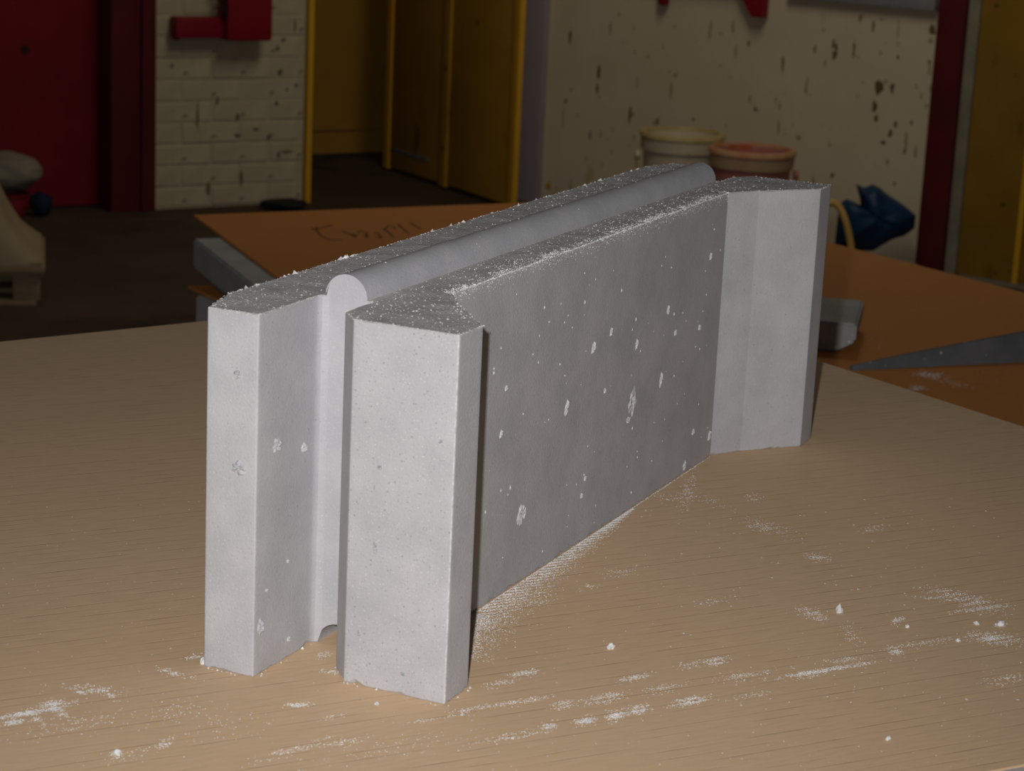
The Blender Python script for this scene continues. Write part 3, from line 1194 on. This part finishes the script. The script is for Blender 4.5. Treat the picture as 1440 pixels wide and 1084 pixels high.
crate('timber_crate', c2 + e2b * 0.42 + e2l * 0.40, e2l, 0.72, 0.72, FLOOR_Z, KT2 - 0.0753, 'slatted timber crate beneath the orange boards behind the large block')

# grey block end lying on the orange board, right of the big block
pb = G(1184, 497, ZF)
px_ = (G(1160, 425, ZF) - G(1184, 497, ZF))
k = kerb('small_block', 0.16, KERB, depth=0.15, hgt=0.040)
dirb = Vector((0.97, 0.23, 0)).normalized()
lft = Vector((-dirb.y, dirb.x, 0))
place_kerb(k, pb - lft * 0.016, dirb, lft)
tag(k, 'short grey concrete block on the orange board, just right of the large block', 'concrete block')

# tapered grey bar on the orange board, at the right edge of the picture
t0, t1 = G(1200, 521, ZF), G(1440, 509, ZF)
dw = (t1 - t0).normalized()
dn = Vector((-dw.y, dw.x, 0))
if dn.dot(F_) < 0:
    dn = -dn
Lw = (t1 - t0).length * 1.7
wb2 = bmesh.new()
secs = []
for s in range(9):
    t = s / 8
    hh = 0.005 + 0.046 * t ** 0.9
    dp = 0.010 + 0.05 * t
    p = t0 + dw * (Lw * t)
    secs.append([wb2.verts.new(p + dn * a + Vector((0, 0, b))) for a, b in ((0, 0.0), (0.002, hh * 0.25), (dp * 0.45, hh), (dp * 0.9, hh * 0.9), (dp, 0.0))])
for a, b in zip(secs, secs[1:]):
    for i in range(5):
        wb2.faces.new((a[i], a[(i + 1) % 5], b[(i + 1) % 5], b[i]))
wb2.faces.new(secs[0]); wb2.faces.new(secs[-1][::-1])
o = link('tapered_bar', bm_mesh(wb2, 'tapered_bar', 30), WEDGE)
tag(o, 'dark blue grey tapered bar with white specks lying on the orange board', 'bar')

# ------------------------------------------------------------------ dust on the boards
db_ = bmesh.new()
rnd = random.Random(5)


def smear(px, py, lpx, hpx, n, slope=-0.16, size=(0.0006, 0.0014), z=0.0, ribs=True):
    for _ in range(n):
        a = rnd.gauss(0, 0.30)
        b = rnd.gauss(0, 0.30)
        if abs(a) > .8 or abs(b) > .8:
            continue
        x, y = px + a * lpx, py + a * lpx * slope + b * hpx
        p = G(x, y, z)
        if ribs:
            c = p.dot(inward) / 0.0085
            if abs((c % 1.0) - 0.5) < 0.16 and rnd.random() < 0.75:
                continue
        s = rnd.uniform(*size)
        grain(db_, (p.x, p.y, z + 0.0001), s, rnd, 0.3)


# bank of powder along the foot of the recessed side
for i in range(15000):
    t = rnd.random() ** 1.35
    x = 0.062 + 0.30 * t
    wd = 0.030 * (1 - t) ** 1.0 + 0.002
    y = -0.0185 - abs(rnd.gauss(0, 1)) * wd * 0.45
    if t > 0.22:
        c = Vector((x, y, 0)).dot(inward) / 0.0042
        if (c % 1.0) < 0.42 and rnd.random() < 0.85:
            continue
    grain(db_, (x, y, 0.0001), rnd.uniform(0.0005, 0.0012), rnd, 0.35)
for i in range(900):   # fine line against the foot
    x = rnd.uniform(0.09, 0.51)
    grain(db_, (x, -0.0182 - abs(rnd.gauss(0, .0006)), 0.0001), rnd.uniform(0.0005, 0.001), rnd, 0.5)
for px, py, l, h, n, *s in [
    (968, 690, 24, 40, 170, -1.2), (935, 697, 90, 18, 110, 0.35), (1070, 741, 40, 14, 130, 0.3), (1100, 747, 60, 16, 60, 0.4), (1150, 784, 34, 10, 110, 0.1),
    (1000, 705, 60, 12, 60, .3), (1060, 701, 20, 12, 40, .2), (1228, 743, 30, 8, 50),
    (1340, 835, 90, 12, 200, 0.18), (1375, 850, 60, 16, 230, 0.25), (1380, 856, 70, 7, 160, -0.1), (1398, 898, 66, 14, 420, 0.1), (1408, 878, 16, 9, 70),
    (1145, 864, 34, 14, 150, 0.3), (1262, 873, 20, 8, 70, -0.3), (1258, 916, 22, 10, 90, 0.2), (1165, 942, 120, 6, 330), (1140, 948, 60, 8, 150), (1300, 905, 120, 8, 130, -.15),
    (1195, 890, 30, 26, 70, .6), (1420, 955, 60, 12, 120), (1190, 928, 50, 8, 70), (970, 986, 50, 9, 280), (898, 998, 26, 12, 170), (868, 1006, 24, 14, 190), (823, 1014, 26, 12, 190),
    (772, 1022, 20, 12, 90), (720, 1035, 90, 8, 150), (792, 991, 30, 10, 90), (850, 982, 50, 12, 190), (893, 953, 40, 9, 110), (1008, 930, 26, 9, 120), (975, 935, 40, 8, 70),
    (738, 947, 36, 9, 130), (700, 962, 40, 8, 70), (690, 993, 90, 8, 110), (745, 985, 60, 8, 90), (935, 968, 50, 12, 80), (1050, 950, 90, 14, 120), (1060, 978, 60, 12, 40),
    (825, 826, 30, 8, 50), (870, 805, 60, 12, 60), (1005, 845, 60, 10, 50), (760, 845, 40, 20, 50), (1320, 842, 60, 6, 80, .05),
    # left part
    (40, 1002, 110, 9, 420, -0.22), (74, 992, 26, 14, 160, -.1), (86, 1001, 22, 12, 90, .5), (18, 1016, 30, 9, 120, -.1), (50, 1010, 26, 12, 70, .5), (134, 970, 60, 10, 150, .12),
    (155, 975, 20, 14, 60, .6), (112, 973, 14, 6, 40, .3), (100, 1020, 160, 26, 120), (165, 1060, 14, 12, 90), (180, 1062, 60, 16, 40), (238, 944, 30, 6, 60, .3), (275, 923, 22, 6, 60),
    (255, 950, 60, 8, 40, .2), (232, 1046, 24, 14, 60, -.5), (250, 1000, 90, 30, 70), (410, 1055, 90, 12, 130, -.3), (480, 1045, 60, 12, 60), (422, 990, 34, 5, 60, 0), (420, 993, 24, 4, 50, 0),
    (470, 1008, 30, 5, 40), (545, 968, 30, 6, 30), (600, 1012, 40, 5, 60), (330, 1020, 140, 40, 60), (560, 1050, 200, 26, 80), (650, 1003, 30, 6, 70), (467, 945, 40, 6, 60, 0.1), (455, 922, 20, 10, 50)]:
    smear(px, py, l, h, int(n * 1.6), s[0] if s else -0.16)
for _ in range(900):
    smear(rnd.uniform(0, 1440), rnd.uniform(680, 1084), 6, 4, 1, size=(0.0005, 0.0012))
for _ in range(120):
    smear(rnd.uniform(900, 1440), rnd.uniform(700, 1000), 6, 4, 1, size=(0.0012, 0.0022))
o = link('cement_dust', bm_mesh(db_, 'cement_dust', None), DUST)
tag(o, 'white cement dust and grit smeared over the tan board around the large block', 'dust', kind='stuff')

db_ = bmesh.new()
smear(1306, 527, 40, 9, 260, 0.05, size=(0.0012, 0.0025), z=ZF, ribs=False)
smear(1340, 538, 60, 9, 110, 0.2, size=(0.0012, 0.0025), z=ZF, ribs=False)
smear(1290, 546, 26, 7, 130, 0.0, size=(0.0012, 0.0025), z=ZF, ribs=False)
smear(1380, 530, 90, 20, 40, 0.0, size=(0.001, 0.002), z=ZF, ribs=False)
smear(1230, 480, 40, 24, 60, 0.0, size=(0.001, 0.002), z=ZF, ribs=False)
o = link('cement_dust', bm_mesh(db_, 'cement_dust_far', None), DUST)
tag(o, 'pale dust on the orange board in front of the dark tapered bar', 'dust', kind='stuff')


# single bigger crumbs, each a thing
def crumb(px, py, s, label, hgt=0.8, seed=0):
    rnd = random.Random(seed)
    bm = bmesh.new()
    bmesh.ops.create_icosphere(bm, subdivisions=2, radius=0.5)
    for v in bm.verts:
        d = 1 + 0.45 * noise.noise(v.co * 3.1 + Vector((seed, 0, 0)))
        v.co *= d
        v.co.z = max(v.co.z, -0.3)
        tp = max(0.25, 1 - max(0, v.co.z) * hgt)
        v.co.x *= tp; v.co.y *= tp
        v.co = Vector((v.co.x * s, v.co.y * s * 0.8, (v.co.z + 0.3) * s * (0.6 + hgt * 0.4)))
    o = link('concrete_crumb', bm_mesh(bm, 'concrete_crumb', None), CRUMB)
    o.location = G(px, py, 0.0)
    o.rotation_euler = (0, 0, rnd.uniform(0, 6))
    tag(o, label, 'crumb', 'loose crumbs on the tan board')


crumb(1180, 861, 0.0056, 'pointed white crumb on the tan board, tallest of the loose crumbs at right', 1.2, 1)
crumb(859, 912, 0.0046, 'pointed whitish crumb alone on the tan board, below the middle of the block\'s recessed side', 1.0, 2)
crumb(1408, 880, 0.0055, 'broad flat grey crumb on the tan board near the right picture edge', 0.3, 3)
crumb(1373, 878, 0.0032, 'small round crumb on the tan board, just left of the broad flat grey crumb', 0.5, 4)
crumb(1276, 882, 0.0030, 'small oval crumb on the tan board between two dust smears at right', 0.3, 5)
crumb(287, 933, 0.0050, 'white sliver standing against the left foot of the large grey block', 1.0, 6)
crumb(1347, 902, 0.0026, 'tiny bright crumb at the left end of the big grey dust smear', 0.5, 7)
crumb(165, 1060, 0.0040, 'whitish crumb in the lower left corner of the tan board', 0.4, 8)
crumb(1249, 1040, 0.0034, 'small white crumb alone at the lower right of the tan board', 0.4, 9)
crumb(530, 991, 0.0030, 'small white crumb in front of the block between its two legs', 0.5, 10)

# ------------------------------------------------------------------ background things
# buckets
def bucket(name, px, py_base, m_body, m_rim, hgt, label, inner, m_skirt):
    e = empty(name, G(px, py_base, FLOOR_Z))
    tag(e, label, 'bucket')
    bm = bmesh.new()
    rt_, rb_ = 0.132, 0.112
    lathe_bm(bm, [(rb_, 0), (rb_ + 0.004, 0.006), (rt_ * 0.985, hgt - 0.075), (rt_, hgt - 0.03), (rt_ - 0.004, hgt - 0.004), (rt_ - 0.008, hgt - 0.03), (rb_ - 0.002, 0.02), (0.001, 0.012)], 44)
    link('shell', bm_mesh(bm, 'shell', 40), m_body, e)
    bm = bmesh.new()
    lathe_bm(bm, [(rt_, hgt - 0.018), (rt_ + 0.013, hgt - 0.018), (rt_ + 0.014, hgt - 0.006), (rt_ + 0.010, hgt), (rt_ - 0.004, hgt), (rt_ - 0.006, hgt - 0.012), (rt_, hgt - 0.018)], 44, close=False)
    link('rim', bm_mesh(bm, 'rim', 40), m_rim, e)
    bm = bmesh.new()
    lathe_bm(bm, [(rt_ - 0.001, hgt - 0.060), (rt_ + 0.007, hgt - 0.060), (rt_ + 0.010, hgt - 0.022), (rt_ - 0.001, hgt - 0.022), (rt_ - 0.001, hgt - 0.060)], 44, close=False)
    link('skirt', bm_mesh(bm, 'skirt', 40), m_skirt, e)
    bm = bmesh.new()
    lathe_bm(bm, [(0.1255, hgt - 0.20), (0.08, hgt - 0.195), (0.001, hgt - 0.20)], 30, close=False)
    link('contents', bm_mesh(bm, 'contents', 40), inner, e)
    # ears and bail handle hanging down
    side = Vector((R_.x, R_.y, 0)).normalized()
    for sgn in (-1, 1):
        p = side * sgn * (rt_ + 0.010)
        bm = bmesh.new()
        lathe_bm(bm, [(0.016, 0), (0.016, 0.014), (0.006, 0.018), (0.001, 0.018)], 14)
        ear = link('handle_ear', bm_mesh(bm, 'handle_ear', 40), m_body, e)
        z = side * sgn
        x = Vector((0, 0, 1)); y = z.cross(x)
        ear.matrix_local = Matrix(((x.x, y.x, z.x, p.x), (x.y, y.y, z.y, p.y), (x.z, y.z, z.z, hgt - 0.085), (0, 0, 0, 1)))
    fw = Vector((-F_.x, -F_.y, 0)).normalized()
    pts = []
    for k_ in range(9):
        a = math.pi * k_ / 8
        pts.append(side * (-math.cos(a)) * (rt_ + 0.026) + fw * math.sin(a) * (rt_ * 0.60 + 0.055) + Vector((0, 0, hgt - 0.085 - math.sin(a) * 0.13)))
    tube('handle', pts, 0.0028, RUST, e, 6)
    return e


bk1 = bucket('paint_bucket', 950, 343, WHITEPL, RIMPL, 0.388, 'dirty white plastic bucket with a yellowed rim against the stained wall', WHITEPL, WHITEPL)
bk2 = bucket('paint_bucket', 1047, 362, PINKPL, PINKRIM, 0.370, 'pink stained plastic bucket with orange rim, right of the white bucket', REDPAINT, SKIRTPL)
# red drip inside the pink bucket's back lip
bm = bmesh.new()
for s in range(13):
    a = math.radians(20 + s * 3.2)
    for z in (0.363, 0.340 - 0.006 * math.sin(s)):
        bm.verts.new((0.1245 * math.cos(a), 0.1245 * math.sin(a), z))
bm.verts.ensure_lookup_table()
for s in range(12):
    bm.faces.new((bm.verts[2 * s], bm.verts[2 * s + 1], bm.verts[2 * s + 3], bm.verts[2 * s + 2]))
link('paint_drip', bm_mesh(bm, 'paint_drip', None), REDPAINT, bk2)


def blob(name, px, py, dist_pt, size, m, seed, amp=0.25, sub=4, parent=None, squash=None, freq=2.2):
    bm = bmesh.new()
    bmesh.ops.create_icosphere(bm, subdivisions=sub, radius=0.5)
    for v in bm.verts:
        n_ = noise.noise(v.co * freq + Vector((seed, seed * 0.7, 0))) + 0.5 * noise.noise(v.co * freq * 2.7 + Vector((0, seed, 3))) + 0.2 * abs(noise.noise(v.co * freq * 6 + Vector((seed, 0, 9))))
        v.co *= 1 + amp * n_
        if squash: squash(v)
        v.co = Vector((v.co.x * size[0], v.co.y * size[1], v.co.z * size[2]))
    zmin = min(v.co.z for v in bm.verts)
    for v in bm.verts:
        v.co.z -= zmin
    o = link(name, bm_mesh(bm, name, 60), m, parent)
    o.location = dist_pt
    return o


camyaw = math.atan2(R_.y, R_.x)
# grey rubble sack with the blue sack crumpled on top of it
ps = G(1240, 392, FLOOR_Z)
o = blob('rubble_sack', 0, 0, ps, (0.24, 0.18, 0.075), SACK, 4.0, 0.12)
o.rotation_euler = (0, 0, camyaw)
tag(o, 'grey white rubble sack on the floor under the crumpled blue sack', 'sack')


# the blue sack: a sheet-plastic bag with a pointed ear, thick crumpled body following its outline
def sack_from_outline(name, pts, base, thick, m, seed):
    """outline in local metres (x right, z up); body swells by 'thick' in depth"""
    bm = bmesh.new()
    n = len(pts)
    cx_, cz = sum(p[0] for p in pts) / n, sum(p[1] for p in pts) / n
    fine = []
    for i in range(n):
        a, b = pts[i], pts[(i + 1) % n]
        for k_ in range(6):
            t = k_ / 6
            fine.append((a[0] + (b[0] - a[0]) * t, a[1] + (b[1] - a[1]) * t))
    K = 9
    def ring(s, sgn):
        r = []
        for x, z in fine:
            px_, pz = cx_ + (x - cx_) * s, cz + (z - cz) * s
            y = sgn * thick * math.sqrt(max(0, 1 - s ** 2.4))
            y += sgn * 0.018 * noise.noise(Vector((px_ * 22, pz * 22, seed + sgn))) * (1 - s * 0.8) + sgn * 0.010 * abs(noise.noise(Vector((px_ * 50, pz * 50, seed))))* (1 - s * 0.8)
            r.append(bm.verts.new((px_, y, pz)))
        return r
    outer = ring(1.0, -1)
    for sgn in (-1, 1):
        prev = outer
        for k_ in range(1, K):
            cur = ring(1 - k_ / K, sgn)
            for i in range(len(fine)):
                j = (i + 1) % len(fine)
                bm.faces.new((prev[i], prev[j], cur[j], cur[i]))
            prev = cur
        bm.faces.new(prev)
    o = link(name, bm_mesh(bm, name, 50), m)
    o.location = base
    o.rotation_euler = (0, 0, camyaw)
    return o


pbl = G(1222, 386, FLOOR_Z)
tt = (pbl - CX).dot(F_) / FPX
outl = [(1170, 348), (1172, 288), (1180, 281), (1196, 287), (1203, 290), (1199, 276), (1193, 259), (1205, 263), (1216, 258), (1226, 262), (1236, 270), (1252, 279), (1266, 288), (1280, 299),
        (1280, 317), (1268, 328), (1250, 335), (1236, 344), (1225, 352), (1200, 353)]
base_y = 353
pts = [((x - 1222) * tt, (386 - y) * tt) for x, y in outl]
o = sack_from_outline('plastic_sack', pts, pbl, 0.075, BLUEPL, 2.0)
tag(o, 'crumpled deep blue plastic sack slumped by the stained wall near the maroon post', 'sack')
# yellow hose looping in front of it
hp = []
off = -0.16
for x, y in [(1150, 300), (1160, 288), (1172, 285), (1182, 294), (1190, 314), (1195, 336), (1198, 356), (1200, 380)]:
    d = ray(x, y)
    t = ((pbl - CX).dot(F_) + off) / d.dot(F_)
    hp.append(CX + d * t)
hp.append(Vector((hp[-1].x - 0.02, hp[-1].y, FLOOR_Z + 0.013)))
hp.append(Vector((hp[-1].x - 0.2, hp[-1].y + 0.05, FLOOR_Z + 0.013)))
hp = [hp[0] + Vector((0, 0.06, -0.10)), Vector((hp[0].x, hp[0].y + 0.09, FLOOR_Z + 0.013))][::-1] + hp
o = tube('garden_hose', hp, 0.0115, HOSE)
tag(o, 'yellow hose arching up in front of the blue sack', 'hose')

# red fixture on the brick wall
rf = empty('hose_bracket', PL)
frame(rf, PL, WL)
tag(rf, 'red wall fixture with a sideways arm on the white painted bricks', 'bracket')


def zl(px, py):
    return on_left(px, py).z - FLOOR_Z


za, zb_ = zl(270, 51), zl(270, 22)
box('arm', (sl(237, 40), -0.07, za), (sl(306, 40), -0.005, zb_), REDFIX, rf, 0.008)
box('housing', (sl(303, 40), -0.11, zl(335, 54)), (sl(366, 40), -0.005, zl(335, -70)), REDFIX, rf, 0.015)
tube('black_strap', [(sl(306, 30), -0.085, zl(306, 27)), (sl(301, 10), -0.09, zl(301, 10)), (sl(298, -20), -0.08, zl(298, -20)), (sl(296, -60), -0.05, zl(296, -60))], 0.008, BLACK, rf, 8)
bm = bmesh.new()
lathe_bm(bm, [(0.012, 0), (0.018, 0.01), (0.018, 0.05), (0.008, 0.06)], 16)
cp = link('end_knob', bm_mesh(bm, 'end_knob', 40), REDFIX, rf)
cp.location = (sl(242, 40), -0.04, za - 0.008)

# red shelf bracket on the right wall: two feet hanging into the frame
rs = empty('wall_bracket', RA)
frame(rs, RA, WR)
tag(rs, 'red wall bracket on the stained wall, only its two lower tips in view', 'bracket')


def rz(px, py):
    return onplane(px, py, RA, NR).z - FLOOR_Z


def rbx(name, lo, hi, m, bev):
    lo = (lo[0], lo[1] * yr, lo[2]); hi = (hi[0], hi[1] * yr, hi[2])
    return box(name, tuple(min(a, b) for a, b in zip(lo, hi)), tuple(max(a, b) for a, b in zip(lo, hi)), m, rs, bev)
rbx('crossbar', (sr(915, -30), 0.002, rz(990, -26)), (sr(1090, -30), 0.05, rz(990, -70)), REDFIX, 0.006)
bm = bmesh.new()
zz0, zz1 = rz(1068, 23), rz(1068, -26)
x0, x1, x2 = sr(1046, 0), sr(1083, 0), sr(1066, 20)
pr = [(x0 - 0.02, zz1), (x2, zz0), (x1, zz0), (x1, zz1)]
va = [bm.verts.new((x, 0.004 * yr, z)) for x, z in pr]
vb = [bm.verts.new((x, 0.05 * yr, z)) for x, z in pr]
for i in range(4):
    bm.faces.new((va[i], va[(i + 1) % 4], vb[(i + 1) % 4], vb[i]))
bm.faces.new(va); bm.faces.new(vb[::-1])
bmesh.ops.recalc_face_normals(bm, faces=bm.faces[:])
bmesh.ops.bevel(bm, geom=bm.edges[:], offset=0.004, segments=2, affect='EDGES')
link('tapered_foot', bm_mesh(bm, 'tapered_foot'), REDFIX, rs)
bm = bmesh.new()
lathe_bm(bm, [(0.002, 0), (0.014, 0.004), (0.021, 0.014), (0.022, 0.12), (0.001, 0.12)], 20)
o = link('round_foot', bm_mesh(bm, 'round_foot', 40), REDFIX, rs)
o.location = (sr(939, 0), 0.026 * yr, rz(939, 8))
# steel rail along the wall just at the top of the view
o = rb('steel_rail', sr(1112, 0), sr(1322, 0), rz(1220, 6), rz(1220, -16), 0.0, 0.03, STEEL, 0.003)
tag(o, 'dull grey steel rail fixed high on the stained wall, left of the maroon post', 'rail')

# black rubber strip on the floor by the bricks
p = G(398, 293, FLOOR_Z)
o = blob('rubber_mat', 0, 0, p, (0.17, 0.14, 0.035), BLACK, 6.0, 0.2, 3)
o.rotation_euler = (0, 0, camyaw)
tag(o, 'small black rubber mat crumpled on the floor below the yellow post', 'mat')

# left edge: pallet with a dusty cover, and the things by the red door
pp = G(62, 432, FLOOR_Z)
_r = ray(62, 432)
vd = Vector((_r.x, _r.y, 0)).normalized()
hd = Vector((vd.y, -vd.x, 0))
pal = empty('pallet', pp)
frame(pal, pp, -hd)
tag(pal, 'low timber pallet at the left picture edge under a dusty beige cover', 'pallet')
# local: x to the left of the picture, y = z x x  (away from or towards the camera)
ys2 = 1 if Vector((0, 0, 1)).cross(-hd).dot(vd) > 0 else -1


def pbx(name, lo, hi):
    lo = (lo[0], lo[1] * ys2, lo[2]); hi = (hi[0], hi[1] * ys2, hi[2])
    return box(name, tuple(min(a, b) for a, b in zip(lo, hi)), tuple(max(a, b) for a, b in zip(lo, hi)), WOOD, pal, 0.002)
for k_ in range(3):
    pbx('bottom_board', (0.02, 0.02 + k_ * 0.16, 0), (0.9, 0.12 + k_ * 0.16, 0.016))
    for q_ in range(3):
        pbx('spacer_block', (0.01 + q_ * 0.09 * (1 if q_ else 1) + (0.30 if q_ == 2 else 0) - (0 if q_ < 1 else 0.0), 0.02 + k_ * 0.16, 0.016) if False else (0.01 + q_ * 0.36, 0.02 + k_ * 0.16, 0.016),
            (0.085 + q_ * 0.36, 0.12 + k_ * 0.16, 0.082))
    pbx('stringer_board', (0.0, 0.02 + k_ * 0.16, 0.082), (0.9, 0.12 + k_ * 0.16, 0.098))
for k_ in range(6):
    pbx('deck_board', (-0.004 + k_ * 0.152, 0.0, 0.098), (0.130 + k_ * 0.152, 0.46, 0.114))
# cover: concave bell-shaped heap under cloth
bm = bmesh.new()
nx, ny = 44, 16
HP = [(0, 0.004), (0.022, 0.022), (0.061, 0.054), (0.098, 0.108), (0.12, 0.158), (0.16, 0.23), (0.25, 0.28)]
gv = []
for j in range(ny + 1):
    row = []
    for i in range(nx + 1):
        u = i / nx
        v = j / ny
        x = 0.006 + u * 0.86
        hgt_ = 0.28
        for (a0, h0), (a1, h1) in zip(HP, HP[1:]):
            if a0 <= x <= a1:
                hgt_ = h0 + (h1 - h0) * (x - a0) / (a1 - a0)
        if x > 0.7:
            hgt_ *= (0.87 - x) / 0.17
        e = min(1, v / 0.15, (1 - v) / 0.15)
        hgt_ *= e ** 0.5 if e > 0 else 0
        hgt_ += 0.012 * noise.noise(Vector((u * 6, v * 6, 2.0))) * (1 if 0 < e else 0)
        row.append(bm.verts.new((x, (0.004 + v * 0.44) * ys2, 0.1145 + max(0.012, hgt_ + 0.012))))
    gv.append(row)
for j in range(ny):
    for i in range(nx):
        bm.faces.new((gv[j][i], gv[j][i + 1], gv[j + 1][i + 1], gv[j + 1][i]))
# hem down to the deck
bord = [gv[0][i] for i in range(nx + 1)] + [gv[j][nx] for j in range(1, ny + 1)] + [gv[ny][i] for i in range(nx - 1, -1, -1)] + [gv[j][0] for j in range(ny - 1, 0, -1)]
low = [bm.verts.new((v.co.x, v.co.y, 0.1148)) for v in bord]
for i in range(len(bord)):
    j = (i + 1) % len(bord)
    bm.faces.new((bord[i], bord[j], low[j], low[i]))
bm.faces.new(low)
cv = link('dusty_cover', bm_mesh(bm, 'dusty_cover', 50), COVER)
frame(cv, pp, -hd)
tag(cv, 'dusty beige cloth cover sloping over a heap on the pallet at left', 'cover')

# by the red door: red tub with a pale sack on it, navy rag beside it
pt_ = G(8, 303, FLOOR_Z)
tub = empty('red_tub', pt_)
tag(tub, 'small red tub on the floor before the red door, under the pale sack', 'tub')
bm = bmesh.new()
lathe_bm(bm, [(0.058, 0), (0.066, 0.006), (0.072, 0.075), (0.070, 0.078), (0.062, 0.02), (0.001, 0.015)], 28)
link('shell', bm_mesh(bm, 'shell', 40), REDDOOR, tub)
bm = bmesh.new()
lathe_bm(bm, [(0.071, 0.070), (0.077, 0.070), (0.077, 0.079), (0.071, 0.079), (0.071, 0.070)], 28, close=False)
link('rim', bm_mesh(bm, 'rim', 40), REDDOOR, tub)
o = blob('dusty_sack', 0, 0, pt_ + Vector((0, 0, 0.079)) - hd * 0.01, (0.26, 0.20, 0.135), SACK, 1.3, 0.16)
o.rotation_euler = (0, 0, camyaw)
tag(o, 'pale dusty sack bulging over the small red tub before the red door', 'sack')
o = blob('navy_rag', 0, 0, G(58, 304, FLOOR_Z), (0.075, 0.07, 0.085), NAVY, 8.0, 0.3, 3)
o.rotation_euler = (0, 0, camyaw)
tag(o, 'dark navy rag heaped on the floor at the right foot of the pale sack', 'rag')
